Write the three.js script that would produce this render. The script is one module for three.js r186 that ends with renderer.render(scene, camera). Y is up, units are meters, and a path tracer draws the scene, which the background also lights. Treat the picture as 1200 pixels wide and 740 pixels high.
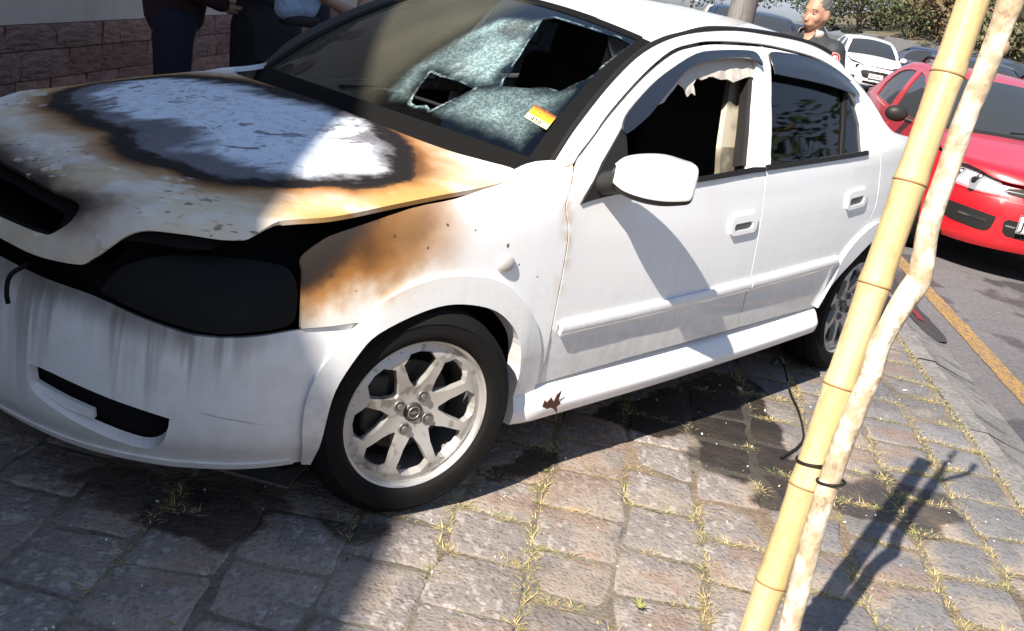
import * as THREE from 'three';
import { mergeGeometries, mergeVertices } from 'three/addons/utils/BufferGeometryUtils.js';
import { RoundedBoxGeometry } from 'three/addons/geometries/RoundedBoxGeometry.js';

// ---------- camera, sky, sun, exposure ----------
const scene = new THREE.Scene();
const camera = new THREE.PerspectiveCamera(33.565, 1024 / 631, 0.05, 600);
camera.rotation.order = 'YXZ';
camera.position.set(-1.7988, 1.4502, 2.5878);
camera.rotation.set(-0.31672, -0.87089, 0.18895);
scene.add(camera);
const SUN = new THREE.Vector3(-1.06, 1, 0.205).normalize();
const sun = new THREE.DirectionalLight(0xfff5e8, 5);
sun.target.position.set(2, 0, 0); sun.position.copy(SUN).multiplyScalar(40).add(sun.target.position);
sun.castShadow = true; sun.shadow.radius = 1; sun.shadow.mapSize.set(4096, 4096);
Object.assign(sun.shadow.camera, { left: -16, right: 16, top: 16, bottom: -16, near: 1, far: 110 });
scene.add(sun, sun.target);
{ // clear blue daylight sky, brighter and paler towards the horizon
  const W = 256, H = 128, d = new Float32Array(W * H * 4);
  for (let j = 0; j < H; j++) for (let i = 0; i < W; i++) {
    const el = ((j + 0.5) / H - 0.5) * Math.PI, k = Math.pow(1 - Math.max(0, Math.sin(el)), 3.0);
    const c = [0.38 + 0.72 * k, 0.60 + 0.60 * k, 1.05 + 0.28 * k], g = el < 0 ? 0.35 : 1;
    for (let n = 0; n < 3; n++) d[(j * W + i) * 4 + n] = c[n] * g * 0.29;
    d[(j * W + i) * 4 + 3] = 1;
  }
  const t = new THREE.DataTexture(d, W, H, THREE.RGBAFormat, THREE.FloatType);
  t.mapping = THREE.EquirectangularReflectionMapping; t.magFilter = THREE.LinearFilter; t.needsUpdate = true;
  scene.background = t; scene.environment = t;
}
const renderer = new THREE.WebGLRenderer({ antialias: true });
renderer.setSize(1024, 631);
renderer.shadowMap.enabled = true; renderer.shadowMap.type = THREE.PCFSoftShadowMap;
renderer.toneMapping = THREE.LinearToneMapping; renderer.toneMappingExposure = 2.15;

// ---------- numbers ----------
let seed = 12345;
const rnd = () => { seed = (seed + 0x6D2B79F5) | 0; let t = Math.imul(seed ^ (seed >>> 15), 1 | seed); t = (t + Math.imul(t ^ (t >>> 7), 61 | t)) ^ t; return ((t ^ (t >>> 14)) >>> 0) / 4294967296; };
const rr = (a, b) => a + (b - a) * rnd();
const lerp = (a, b, t) => a + (b - a) * t, clamp = (x, a = 0, b = 1) => x < a ? a : x > b ? b : x;
const sm = (a, b, x) => { const t = clamp((x - a) / (b - a)); return t * t * (3 - 2 * t); };
const PERM = (() => { const p = [...Array(256).keys()]; for (let i = 255; i > 0; i--) { const j = Math.floor(rnd() * (i + 1)); [p[i], p[j]] = [p[j], p[i]]; } return new Uint8Array([...p, ...p]); })();
const h2 = (i, j) => PERM[(PERM[i & 255] + j) & 255] / 255;
function vn(x, y) { const i = Math.floor(x), j = Math.floor(y); let u = x - i, v = y - j; u = u * u * (3 - 2 * u); v = v * v * (3 - 2 * v); return lerp(lerp(h2(i, j), h2(i + 1, j), u), lerp(h2(i, j + 1), h2(i + 1, j + 1), u), v); }
function fbm(x, y, o = 4) { let s = 0, a = 0.5, n = 0; for (let k = 0; k < o; k++) { s += a * vn(x, y); n += a; a *= 0.5; x = x * 2.03 + 17.1; y = y * 2.03 + 9.7; } return s / n; }
function voro(x, y) { const i = Math.floor(x), j = Math.floor(y); let a = 9, b = 9, id = 0; for (let m = -1; m < 2; m++) for (let n = -1; n < 2; n++) { const cx = i + m + h2(i + m, j + n), cy = j + n + h2(i + m + 57, j + n + 91), d = Math.hypot(cx - x, cy - y); if (d < a) { b = a; a = d; id = h2(i + m + 3, j + n + 7); } else if (d < b) b = d; } return [a, b - a, id]; }
function herm(xs, ys, x) {
  const n = xs.length; if (x <= xs[0]) return ys[0]; if (x >= xs[n - 1]) return ys[n - 1];
  let i = 0; while (x > xs[i + 1]) i++;
  const h = xs[i + 1] - xs[i], t = (x - xs[i]) / h;
  const tan = k => k === 0 ? (ys[1] - ys[0]) / (xs[1] - xs[0]) : k === n - 1 ? (ys[n - 1] - ys[n - 2]) / (xs[n - 1] - xs[n - 2]) : (ys[k + 1] - ys[k - 1]) / (xs[k + 1] - xs[k - 1]);
  const m0 = tan(i) * h, m1 = tan(i + 1) * h, t2 = t * t, t3 = t2 * t;
  return (2 * t3 - 3 * t2 + 1) * ys[i] + (t3 - 2 * t2 + t) * m0 + (-2 * t3 + 3 * t2) * ys[i + 1] + (t3 - t2) * m1;
}
// smooth open curve through points, k samples a segment
function sp(pts, k = 6) {
  const o = [], n = pts.length, P = i => pts[clamp(i, 0, n - 1)];
  for (let i = 0; i < n - 1; i++) for (let s = 0; s < k; s++) {
    const t = s / k, a = P(i - 1), b = P(i), c = P(i + 1), d = P(i + 2);
    o.push(b.map((_, q) => 0.5 * (2 * b[q] + (c[q] - a[q]) * t + (2 * a[q] - 5 * b[q] + 4 * c[q] - d[q]) * t * t + (3 * b[q] - a[q] - 3 * c[q] + d[q]) * t * t * t)));
  }
  o.push(pts[n - 1]); return o;
}
function pdist(x, y, P) { // signed distance to a closed polygon, inside positive
  let d = 1e9, s = false;
  for (let i = 0, j = P.length - 1; i < P.length; j = i++) {
    const ax = P[j][0], ay = P[j][1], bx = P[i][0], by = P[i][1], ex = bx - ax, ey = by - ay, t = clamp(((x - ax) * ex + (y - ay) * ey) / (ex * ex + ey * ey + 1e-12));
    const q = Math.hypot(x - ax - ex * t, y - ay - ey * t); if (q < d) d = q;
    if ((ay > y) !== (by > y) && x < (bx - ax) * (y - ay) / (by - ay) + ax) s = !s;
  }
  return s ? d : -d;
}
function ldist(x, y, P) { let d = 1e9; for (let i = 1; i < P.length; i++) { const ax = P[i - 1][0], ay = P[i - 1][1], ex = P[i][0] - ax, ey = P[i][1] - ay, t = clamp(((x - ax) * ex + (y - ay) * ey) / (ex * ex + ey * ey + 1e-12)); d = Math.min(d, Math.hypot(x - ax - ex * t, y - ay - ey * t)); } return d; }

const mix3 = (a, b, t) => [lerp(a[0], b[0], t), lerp(a[1], b[1], t), lerp(a[2], b[2], t)];
// ---------- textures ----------
const enc = v => Math.round(255 * clamp(v <= 0.0031308 ? v * 12.92 : 1.055 * Math.pow(v, 1 / 2.4) - 0.055));
function colourTex(W, H, fn, rep = true) { // fn(u, v) -> linear rgb(a)
  const d = new Uint8Array(W * H * 4);
  for (let j = 0; j < H; j++) for (let i = 0; i < W; i++) { const c = fn((i + 0.5) / W, (j + 0.5) / H), k = (j * W + i) * 4; d[k] = enc(c[0]); d[k + 1] = enc(c[1]); d[k + 2] = enc(c[2]); d[k + 3] = c.length > 3 ? Math.round(255 * clamp(c[3])) : 255; }
  const t = new THREE.DataTexture(d, W, H); t.colorSpace = THREE.SRGBColorSpace; t.magFilter = THREE.LinearFilter; t.minFilter = THREE.LinearMipmapLinearFilter; t.generateMipmaps = true; if (rep) t.wrapS = t.wrapT = THREE.RepeatWrapping; t.needsUpdate = true; return t;
}
function greyTex(W, H, fn, rep = true) {
  const d = new Uint8Array(W * H * 4);
  for (let j = 0; j < H; j++) for (let i = 0; i < W; i++) { const c = Math.round(255 * clamp(fn((i + 0.5) / W, (j + 0.5) / H))), k = (j * W + i) * 4; d[k] = d[k + 1] = d[k + 2] = c; d[k + 3] = 255; }
  const t = new THREE.DataTexture(d, W, H); t.magFilter = THREE.LinearFilter; t.minFilter = THREE.LinearMipmapLinearFilter; t.generateMipmaps = true; if (rep) t.wrapS = t.wrapT = THREE.RepeatWrapping; t.needsUpdate = true; return t;
}
const lin = (r, g, b) => new THREE.Color().setRGB(r, g, b);
const mat = (r, g, b, rough = 0.7, o = {}) => new THREE.MeshStandardMaterial({ color: lin(r, g, b), roughness: rough, side: THREE.DoubleSide, ...o });
const coal = (v, rough = .85, o = {}) => new THREE.MeshPhysicalMaterial({ color: lin(v, v * .97, v * .96), roughness: rough, specularIntensity: .3, side: THREE.DoubleSide, ...o });
const phys = (r, g, b, rough, o = {}) => new THREE.MeshPhysicalMaterial({ color: lin(r, g, b), roughness: rough, side: THREE.DoubleSide, ...o });

// ---------- naming, adding ----------
const used = {};
function numbered(n) { const k = used[n] = (used[n] ?? -1) + 1; return k ? `${n}_${String(k).padStart(3, '0')}` : n; }
function tag(o, label, category, group, kind) { if (label) o.userData.label = label; if (category) o.userData.category = category; if (group) o.userData.group = group; if (kind) o.userData.kind = kind; return o; }
function thing(name, pos = [0, 0, 0], turn = 0) { const g = new THREE.Group(); g.name = numbered(name); g.position.set(...pos); g.rotation.y = turn; scene.add(g); return g; }
function mesh(name, geo, m, parent = scene) { const o = new THREE.Mesh(geo, m); o.name = parent === scene ? numbered(name) : name; o.castShadow = o.receiveShadow = true; parent.add(o); return o; }
const merge = a => mergeGeometries(a.map(g => { g = g.index ? g.toNonIndexed() : g; for (const k of Object.keys(g.attributes)) if (!['position', 'normal', 'uv'].includes(k)) g.deleteAttribute(k); if (!g.attributes.uv) g.setAttribute('uv', new THREE.BufferAttribute(new Float32Array(g.attributes.position.count * 2), 2)); return g; }));
function raw(pos, nor, uv) { const g = new THREE.BufferGeometry(); g.setAttribute('position', new THREE.Float32BufferAttribute(pos, 3)); g.setAttribute('uv', new THREE.Float32BufferAttribute(uv, 2)); if (nor) g.setAttribute('normal', new THREE.Float32BufferAttribute(nor, 3)); else g.computeVertexNormals(); return g; }
function box(w, h, d, x = 0, y = 0, z = 0, r = 0) { const g = r ? new RoundedBoxGeometry(w, h, d, 2, r) : new THREE.BoxGeometry(w, h, d); g.translate(x, y, z); return g; }
function tube(pts, r, seg = 24, rad = 8) { return new THREE.TubeGeometry(new THREE.CatmullRomCurve3(pts.map(p => new THREE.Vector3(...p))), seg, r, rad, false); }
function mirror(g) {
  g = g.index ? g.toNonIndexed() : g.clone(); const p = g.attributes.position, n = g.attributes.normal, u = g.attributes.uv;
  for (let i = 0; i < p.count; i++) { p.setZ(i, -p.getZ(i)); n.setZ(i, -n.getZ(i)); }
  for (let i = 0; i < p.count; i += 3) for (const a of [p, n, u]) { const s = a.itemSize, A = a.array; for (let k = 0; k < s; k++) { const t = A[(i + 1) * s + k]; A[(i + 1) * s + k] = A[(i + 2) * s + k]; A[(i + 2) * s + k] = t; } }
  return g;
}
// ---------- sheet-metal panel: a 2-D outline laid on a curved surface, edges turned in ----------
function panel(map, outline, o = {}) {
  const { holes = [], cell = 0.04, t = 0.014, s = 1, uv = (a, b) => [a, b], back = 0 } = o;
  const V2 = a => a.map(q => new THREE.Vector2(q[0], q[1]));
  const C = V2(outline), Hs = holes.map(V2);
  if (THREE.ShapeUtils.isClockWise(C)) C.reverse(); Hs.forEach(h => { if (!THREE.ShapeUtils.isClockWise(h)) h.reverse(); });
  const tri = THREE.ShapeUtils.triangulateShape(C, Hs), all = [...C, ...Hs.flat()];
  const P = [], N = [], U = [];
  const e = 1.5e-3, A = new THREE.Vector3(), B = new THREE.Vector3();
  const nrm = (a, b) => { const p = map(a + e, b), q = map(a - e, b), r = map(a, b + e), w = map(a, b - e); A.set(p[0] - q[0], p[1] - q[1], p[2] - q[2]); B.set(r[0] - w[0], r[1] - w[1], r[2] - w[2]); A.cross(B).normalize().multiplyScalar(s); return [A.x, A.y, A.z]; };
  const memo = new Map();
  const vert = (a, b) => { const k = Math.round(a * 1e5) + ':' + Math.round(b * 1e5); let v = memo.get(k); if (!v) memo.set(k, v = [map(a, b), nrm(a, b), uv(a, b)]); return v; };
  const put = v => { P.push(...v[0]); N.push(...v[1]); U.push(...v[2]); };
  const clip = (poly, ax, lim, sg) => { const out = []; for (let i = 0; i < poly.length; i++) { const a = poly[i], b = poly[(i + 1) % poly.length], da = sg * (a[ax] - lim), db = sg * (b[ax] - lim); if (da >= 0) out.push(a); if (da >= 0 !== db >= 0) { const k = da / (da - db); out.push([a[0] + (b[0] - a[0]) * k, a[1] + (b[1] - a[1]) * k]); } } return out; };
  for (const f of tri) {
    const T = f.map(i => [all[i].x, all[i].y]);
    const x0 = Math.min(...T.map(q => q[0])), x1 = Math.max(...T.map(q => q[0])), y0 = Math.min(...T.map(q => q[1])), y1 = Math.max(...T.map(q => q[1]));
    for (let i = Math.floor(x0 / cell); i * cell < x1; i++) {
      let c1 = clip(clip(T, 0, i * cell, 1), 0, (i + 1) * cell, -1); if (c1.length < 3) continue;
      for (let j = Math.floor(y0 / cell); j * cell < y1; j++) {
        const c = clip(clip(c1, 1, j * cell, 1), 1, (j + 1) * cell, -1); if (c.length < 3) continue;
        for (let k = 1; k < c.length - 1; k++) {
          if (Math.abs((c[k][0] - c[0][0]) * (c[k + 1][1] - c[0][1]) - (c[k + 1][0] - c[0][0]) * (c[k][1] - c[0][1])) < 1e-9) continue;
          const a = vert(...c[0]), b = vert(...c[k]), d = vert(...c[k + 1]);
          if (s > 0) { put(a); put(b); put(d); } else { put(a); put(d); put(b); }
        }
      }
    }
  }
  if (t) for (const L of [C, ...Hs]) for (let i = 0; i < L.length; i++) {
    const a0 = L[i], b0 = L[(i + 1) % L.length], m = Math.max(1, Math.ceil(a0.distanceTo(b0) / cell));
    for (let k = 0; k < m; k++) {
      const p = vert(lerp(a0.x, b0.x, k / m), lerp(a0.y, b0.y, k / m)), q = vert(lerp(a0.x, b0.x, (k + 1) / m), lerp(a0.y, b0.y, (k + 1) / m));
      const dn = v => [0, 1, 2].map(z => v[0][z] - v[1][z] * t), p2 = dn(p), q2 = dn(q);
      A.set(q[0][0] - p[0][0], q[0][1] - p[0][1], q[0][2] - p[0][2]); B.set(...p[1]); A.cross(B).multiplyScalar(s).normalize(); const n = [A.x, A.y, A.z];
      const quad = [[p[0], p[2]], [p2, p[2]], [q2, q[2]], [p[0], p[2]], [q2, q[2]], [q[0], q[2]]];
      if (s < 0) quad.reverse();
      for (const [v, w] of quad) { P.push(...v); N.push(...n); U.push(...w); }
    }
  }
  if (back) { const n0 = P.length / 3; for (let i = 0; i < n0; i += 3) for (const k of [0, 2, 1]) { const q = (i + k) * 3; P.push(P[q] - N[q] * back, P[q + 1] - N[q + 1] * back, P[q + 2] - N[q + 2] * back); N.push(-N[q], -N[q + 1], -N[q + 2]); U.push(U[(i + k) * 2], U[(i + k) * 2 + 1]); } }
  return raw(P, N, U);
}
// skin over rows of points: rows[i][j] = [x,y,z]
function skin(rows, closed = false, uvs = 1) {
  const P = [], U = [], n = rows.length, m = rows[0].length; let ix = [];
  rows.forEach((r, i) => r.forEach((p, j) => { P.push(...p); U.push(j / (m - 1) * uvs, i / (n - 1) * uvs); }));
  for (let i = 0; i < n - 1; i++) for (let j = 0; j < m - (closed ? 0 : 1); j++) { const k = (j + 1) % m, a = i * m + j, b = i * m + k, c = (i + 1) * m + j, d = (i + 1) * m + k; ix.push(a, b, c, b, d, c); }
  const g = new THREE.BufferGeometry(); g.setAttribute('position', new THREE.Float32BufferAttribute(P, 3)); g.setAttribute('uv', new THREE.Float32BufferAttribute(U, 2)); g.setIndex(ix); g.computeVertexNormals(); return g;
}
// closed skin from a distance field (surface nets)
function netMesh(f, lo, hi, cell) {
  const n = [0, 1, 2].map(k => Math.ceil((hi[k] - lo[k]) / cell) + 1), F = new Float32Array(n[0] * n[1] * n[2]), id = (i, j, k) => (k * n[1] + j) * n[0] + i;
  for (let k = 0; k < n[2]; k++) for (let j = 0; j < n[1]; j++) for (let i = 0; i < n[0]; i++) F[id(i, j, k)] = f(lo[0] + i * cell, lo[1] + j * cell, lo[2] + k * cell);
  const V = new Int32Array(F.length).fill(-1), P = [], ix = [];
  for (let k = 0; k < n[2] - 1; k++) for (let j = 0; j < n[1] - 1; j++) for (let i = 0; i < n[0] - 1; i++) {
    let c = 0, s = [0, 0, 0], ins = 0; const v = []; for (let q = 0; q < 8; q++) { const x = F[id(i + (q & 1), j + (q >> 1 & 1), k + (q >> 2))]; v.push(x); if (x < 0) ins++; }
    if (!ins || ins === 8) continue;
    for (let a = 0; a < 8; a++) for (const bit of [1, 2, 4]) { const b = a | bit; if (b === a || (v[a] < 0) === (v[b] < 0)) continue; const t = v[a] / (v[a] - v[b]); for (let d = 0; d < 3; d++) { const pa = a >> d & 1, pb = b >> d & 1; s[d] += pa + (pb - pa) * t; } c++; }
    V[id(i, j, k)] = P.length / 3; P.push(lo[0] + (i + s[0] / c) * cell, lo[1] + (j + s[1] / c) * cell, lo[2] + (k + s[2] / c) * cell);
  }
  for (let k = 1; k < n[2] - 1; k++) for (let j = 1; j < n[1] - 1; j++) for (let i = 1; i < n[0] - 1; i++) {
    const a = F[id(i, j, k)];
    const q = (b, v0, v1, v2, v3) => { if ((a < 0) === (b < 0)) return; if ([v0, v1, v2, v3].some(x => x < 0)) return; a < 0 ? ix.push(v0, v1, v2, v0, v2, v3) : ix.push(v0, v2, v1, v0, v3, v2); };
    q(F[id(i + 1, j, k)], V[id(i, j - 1, k - 1)], V[id(i, j, k - 1)], V[id(i, j, k)], V[id(i, j - 1, k)]);
    q(F[id(i, j + 1, k)], V[id(i - 1, j, k - 1)], V[id(i - 1, j, k)], V[id(i, j, k)], V[id(i, j, k - 1)]);
    q(F[id(i, j, k + 1)], V[id(i - 1, j - 1, k)], V[id(i, j - 1, k)], V[id(i, j, k)], V[id(i - 1, j, k)]);
  }
  const g = new THREE.BufferGeometry(); g.setAttribute('position', new THREE.Float32BufferAttribute(P, 3)); g.setIndex(ix);
  const N = new Float32Array(P.length), h = cell * 0.5;
  for (let i = 0; i < P.length; i += 3) { const [x, y, z] = [P[i], P[i + 1], P[i + 2]], nx = f(x + h, y, z) - f(x - h, y, z), ny = f(x, y + h, z) - f(x, y - h, z), nz = f(x, y, z + h) - f(x, y, z - h), l = Math.hypot(nx, ny, nz) || 1; N[i] = nx / l; N[i + 1] = ny / l; N[i + 2] = nz / l; }
  g.setAttribute('normal', new THREE.BufferAttribute(N, 3)); g.setAttribute('uv', new THREE.BufferAttribute(new Float32Array(P.length / 3 * 2), 2)); return g;
}
// street frame: t runs along the kerb away from the viewer, q towards the road
const SA = 36 * Math.PI / 180, EC = Math.cos(SA), ES = Math.sin(SA);
const TQ = (t, q, y = 0) => [t * EC + q * ES, y, -t * ES + q * EC];
const STREET = SA; // rotation.y that turns +x along the street
// ---------- joined rounded bones ----------
const V3 = a => new THREE.Vector3(...a);
function capd(x, y, z, a, b, ra, rb) { const ex = b[0] - a[0], ey = b[1] - a[1], ez = b[2] - a[2], px = x - a[0], py = y - a[1], pz = z - a[2], t = clamp((px * ex + py * ey + pz * ez) / (ex * ex + ey * ey + ez * ez + 1e-12)); return Math.hypot(px - ex * t, py - ey * t, pz - ez * t) - lerp(ra, rb, t); }
const elld = (x, y, z, c, r) => { const k = Math.hypot((x - c[0]) / r[0], (y - c[1]) / r[1], (z - c[2]) / r[2]); return (k - 1) * Math.min(...r); };
const smin = (a, b, k) => { const h = clamp(.5 + .5 * (b - a) / k); return lerp(b, a, h) - k * h * (1 - h); };
const fieldOf = (bones, k) => (x, y, z) => { let d = 9; for (const b of bones) { const e = b.length === 4 ? capd(x, y, z, b[0], b[1], b[2], b[3]) : elld(x, y, z, b[0], b[1]); d = smin(d, e, k); } return d; };
function boxOf(bones, m) { const lo = [9, 9, 9], hi = [-9, -9, -9]; for (const b of bones) (b.length === 4 ? [[b[0], b[2]], [b[1], b[3]]] : [[b[0], Math.max(...b[1])]]).forEach(([p, r]) => { for (let k = 0; k < 3; k++) { lo[k] = Math.min(lo[k], p[k] - r - m); hi[k] = Math.max(hi[k], p[k] + r + m); } }); return [lo, hi]; }
function blob(bones, k, cell) { const [lo, hi] = boxOf(bones, .03); return netMesh(fieldOf(bones, k), lo, hi, cell); }
// ================= SETTING =================
// wet and oily stains on the pavement, outlines in street metres [t, q]
const tqOf = (x, z) => [x * EC - z * ES, x * ES + z * EC];
const STAINS = [[[[0.497,1.156],[0.769,1.34],[0.988,1.477],[1.276,1.705],[1.162,1.768],[0.925,1.764],[0.774,1.798],[0.536,1.789],[0.456,1.84],[0.614,1.938],[0.402,1.937],[0.172,1.791],[0.113,1.73],[0.294,1.72],[0.282,1.632],[0.271,1.545],[0.36,1.52],[0.486,1.556],[0.591,1.467],[0.462,1.372]],0.95],[[[-0.118,0.898],[0.111,0.979],[0.108,1.036],[0.015,1.017],[-0.106,0.923]],0.85],[[[0.406,2.011],[0.374,2.078],[0.534,2.199],[0.454,2.241],[0.482,2.366],[0.308,2.392],[0.223,2.272],[0.128,2.248],[0.131,2.195],[0.197,2.155],[0.19,2.016],[0.219,1.951]],0.7],[[[-0.689,0.058],[-0.594,0.154],[-0.597,0.25],[-0.697,0.335],[-0.805,0.288],[-0.793,0.173],[-0.773,0.075]],0.8],[[[-0.644,-0.152],[-0.57,0.049],[-0.514,0.266],[-0.591,0.365],[-0.71,0.113],[-0.742,-0.053]],0.6],[[[-0.603,0.52],[-0.545,0.585],[-0.589,0.62],[-0.637,0.564]],0.8]];
for (const [P] of STAINS) { const a = P.map(p => p[0]), b = P.map(p => p[1]), m = Math.min, M = Math.max; P.c = [(m(...a) + M(...a)) / 2, (m(...b) + M(...b)) / 2, (M(...a) - m(...a)) / 2 + .2, (M(...b) - m(...b)) / 2 + .2]; }
const PT = { t0: -1.8, t1: 4.6, q0: -1.7, q1: 2.75 };
const paveFn = (u, v) => {
  const t = lerp(PT.t0, PT.t1, u), q = lerp(PT.q0, PT.q1, v);
  const n1 = fbm(t * 3 + 5, q * 3, 4), n2 = fbm(t * 30, q * 30 + 9, 3), n3 = vn(t * 260, q * 260), cell = vn(Math.floor(t / 0.25 + 50) * 3.7, Math.floor(q / 0.23 + 50) * 5.1);
  let c = (0.062 + 0.055 * sm(1.5, 1.9, q)) + 0.05 * n1 + 0.05 * (n2 - 0.5) + 0.035 * (n3 - 0.5) + 0.03 * (cell - 0.5);
  let r = c * 1.2, g = c * 1.0, b = c * 0.86;
  // stones by the kerb are bare blue-grey basalt, the middle ones carry a skin of old cement
  const cem = (1 - sm(1.55, 2.05, q + 0.5 * (n1 - 0.5))) * sm(0.25, 0.55, fbm(t * 1.7 + 3, q * 1.7 + 8, 3) + 0.22);
  const flake = sm(0.60, 0.68, fbm(t * 42 + 20, q * 55, 3)) * (0.35 + 0.65 * cem);
  r = lerp(r, 0.20 + 0.08 * n2, cem * 0.8); g = lerp(g, 0.175 + 0.07 * n2, cem * 0.8); b = lerp(b, 0.16 + 0.065 * n2, cem * 0.8);
  r += flake * 0.11 * cem; g += flake * 0.105 * cem; b += flake * 0.1 * cem;
  if (q > 1.6) { const k = 1 - cem; r = lerp(r, c * 1.12, k); g = lerp(g, c * 1.08, k); b = lerp(b, c * 1.10, k); }
  // sand trodden over the stones, in grains and patches
  const sand = sm(.50, .66, fbm(t * 6 + 60, q * 6 + 33, 5) + .14 * (n3 - .5)) * .75; r = lerp(r, .25 + .08 * n2, sand); g = lerp(g, .205 + .07 * n2, sand); b = lerp(b, .165 + .06 * n2, sand);
  const rust = sm(0.64, 0.74, fbm(t * 4.3 + 40, q * 4.3 + 2, 4)) * 0.45; r = lerp(r, 0.24, rust); g = lerp(g, 0.15, rust); b = lerp(b, 0.10, rust);
  const pit = sm(0.68, 0.74, vn(t * 150 + 8, q * 150)) * 0.22; r *= 1 - pit; g *= 1 - pit; b *= 1 - pit;
  const w = wet(t, q); if (w > 0) { const k = 1 - 0.9 * w; r *= k; g *= k * 0.90; b *= k * 0.82; }
  return [r, g, b];
};
function wet(t, q) {
  const nx = (fbm(t * 9 + 4, q * 9, 4) - 0.5) * 0.11, ny = (fbm(t * 9 + 70, q * 9 + 30, 4) - 0.5) * 0.11; let m = 0;
  for (const [P, k] of STAINS) { if (Math.abs(t - P.c[0]) > P.c[2] || Math.abs(q - P.c[1]) > P.c[3]) continue; const d = pdist(t + nx, q + ny, P); m = Math.max(m, k * sm(-0.045, -0.02, d)); }
  return m;
}
const paveTex = colourTex(2048, 1424, paveFn, false);
const paveBump = greyTex(2048, 1424, (u, v) => { const t = lerp(PT.t0, PT.t1, u), q = lerp(PT.q0, PT.q1, v); return 0.45 * fbm(t * 22, q * 22, 3) + 0.35 * fbm(t * 90, q * 90, 2) + 0.25 * vn(t * 260, q * 260) - 0.25 * sm(0.68, 0.74, vn(t * 150 + 8, q * 150)); }, false);
const paveRough = greyTex(1024, 712, (u, v) => { const t = lerp(PT.t0, PT.t1, u), q = lerp(PT.q0, PT.q1, v); return 0.93 - 0.45 * wet(t, q) * (0.6 + 0.4 * fbm(t * 20, q * 20, 2)); }, false);
const M_STONE = new THREE.MeshStandardMaterial({ map: paveTex, bumpMap: paveBump, bumpScale: 0.007, roughnessMap: paveRough, roughness: 1 });
const farStoneTex = colourTex(512, 512, (u, v) => { const n = fbm(u * 24, v * 24, 4), m = vn(u * 200, v * 200); const k = sm(.4, .6, fbm(u * 5 + 3, v * 5, 3)), c = lerp(.10, .185, k) + 0.07 * (n - .5) + 0.04 * (m - 0.5); return [c * 1.12, c, c * 0.89]; });
const M_STONE_FAR = new THREE.MeshStandardMaterial({ map: farStoneTex, roughness: 0.93 });

// ground sheet to the horizon
{ const g = new THREE.PlaneGeometry(500, 500); g.rotateX(-Math.PI / 2); g.translate(0, -0.13, 0); const o = mesh('ground', g, mat(0.09, 0.085, 0.075, 0.95)); tag(o, 'dull earth ground spreading beyond the street to the horizon', 'ground', null, 'structure'); }
// strip prism along the street: cross-section [q, y] swept from t0 to t1
function strip(t0, t1, sec, n = 1, uvs = 1) {
  const P = [], U = [];
  for (let i = 0; i < n; i++) for (let k = 0; k < sec.length - 1; k++) {
    const a = lerp(t0, t1, i / n), b = lerp(t0, t1, (i + 1) / n), [q0, y0] = sec[k], [q1, y1] = sec[k + 1], l0 = q0 + y0 * 0.9, l1 = q1 + y1 * 0.9;
    const A = TQ(a, q0, y0), B = TQ(b, q0, y0), C = TQ(b, q1, y1), D = TQ(a, q1, y1);
    P.push(...A, ...D, ...C, ...A, ...C, ...B); U.push(a * uvs, l0 * uvs, a * uvs, l1 * uvs, b * uvs, l1 * uvs, a * uvs, l0 * uvs, b * uvs, l1 * uvs, b * uvs, l0 * uvs);
  }
  return raw(P, null, U);
}
// pavement: bed of sandy earth, with each stone laid on it
const bedTex = colourTex(1024, 1024, (u, v) => { const x = u * 4, y = v * 4, n = fbm(x * 6, y * 6, 5), m = vn(x * 120, y * 120), k = sm(0.45, 0.7, fbm(x * 3 + 9, y * 3, 3)); let c = 0.12 + 0.12 * n + 0.07 * (m - 0.5); return [c * lerp(1.25, 1.5, k), c * lerp(1.08, 1.1, k), c * lerp(0.8, 0.72, k)]; });
const bedBump = greyTex(512, 512, (u, v) => 0.6 * fbm(u * 60, v * 60, 3) + 0.4 * vn(u * 240, v * 240));
const M_BED = new THREE.MeshStandardMaterial({ map: bedTex, bumpMap: bedBump, bumpScale: 0.006, roughness: 0.97 });
const pavement = mesh('pavement', strip(-14, 70, [[-2.3, -0.0045], [2.665, -0.0045], [2.665, -0.10]], 1, 0.25), M_BED);
tag(pavement, 'sidewalk of worn dark paving stones with sandy grassy joints', 'pavement', null, 'structure');
{ // sand and silt in the near joints, stained where the stones are
  const nb = colourTex(1280, 890, (u, v) => { const t = lerp(PT.t0, PT.t1, u), q = lerp(PT.q0, PT.q1, v), n = fbm(t * 7, q * 7, 4), m = vn(t * 150, q * 150), k = sm(.45, .7, fbm(t * 3 + 9, q * 3, 3)); const w = 1 - .75 * wet(t, q), c = (.065 + .12 * n + .08 * (m - .5)) * w; return [c * lerp(1.22, 1.45, k), c * lerp(1.05, 1.08, k), c * lerp(.82, .74, k)]; }, false);
  const g = strip(PT.t0, PT.t1, [[PT.q0, -.0025], [2.664, -.0025]], 1, 1), uv = g.attributes.uv; for (let i = 0; i < uv.count; i++) uv.setXY(i, (uv.getX(i) - PT.t0) / (PT.t1 - PT.t0), (uv.getY(i) + .0025 * .9 - PT.q0) / (PT.q1 - PT.q0));
  mesh('joint_sand', g, new THREE.MeshStandardMaterial({ map: nb, bumpMap: paveBump, bumpScale: .006, roughness: .97 }), pavement);
}
const grassSpots = [];
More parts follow.
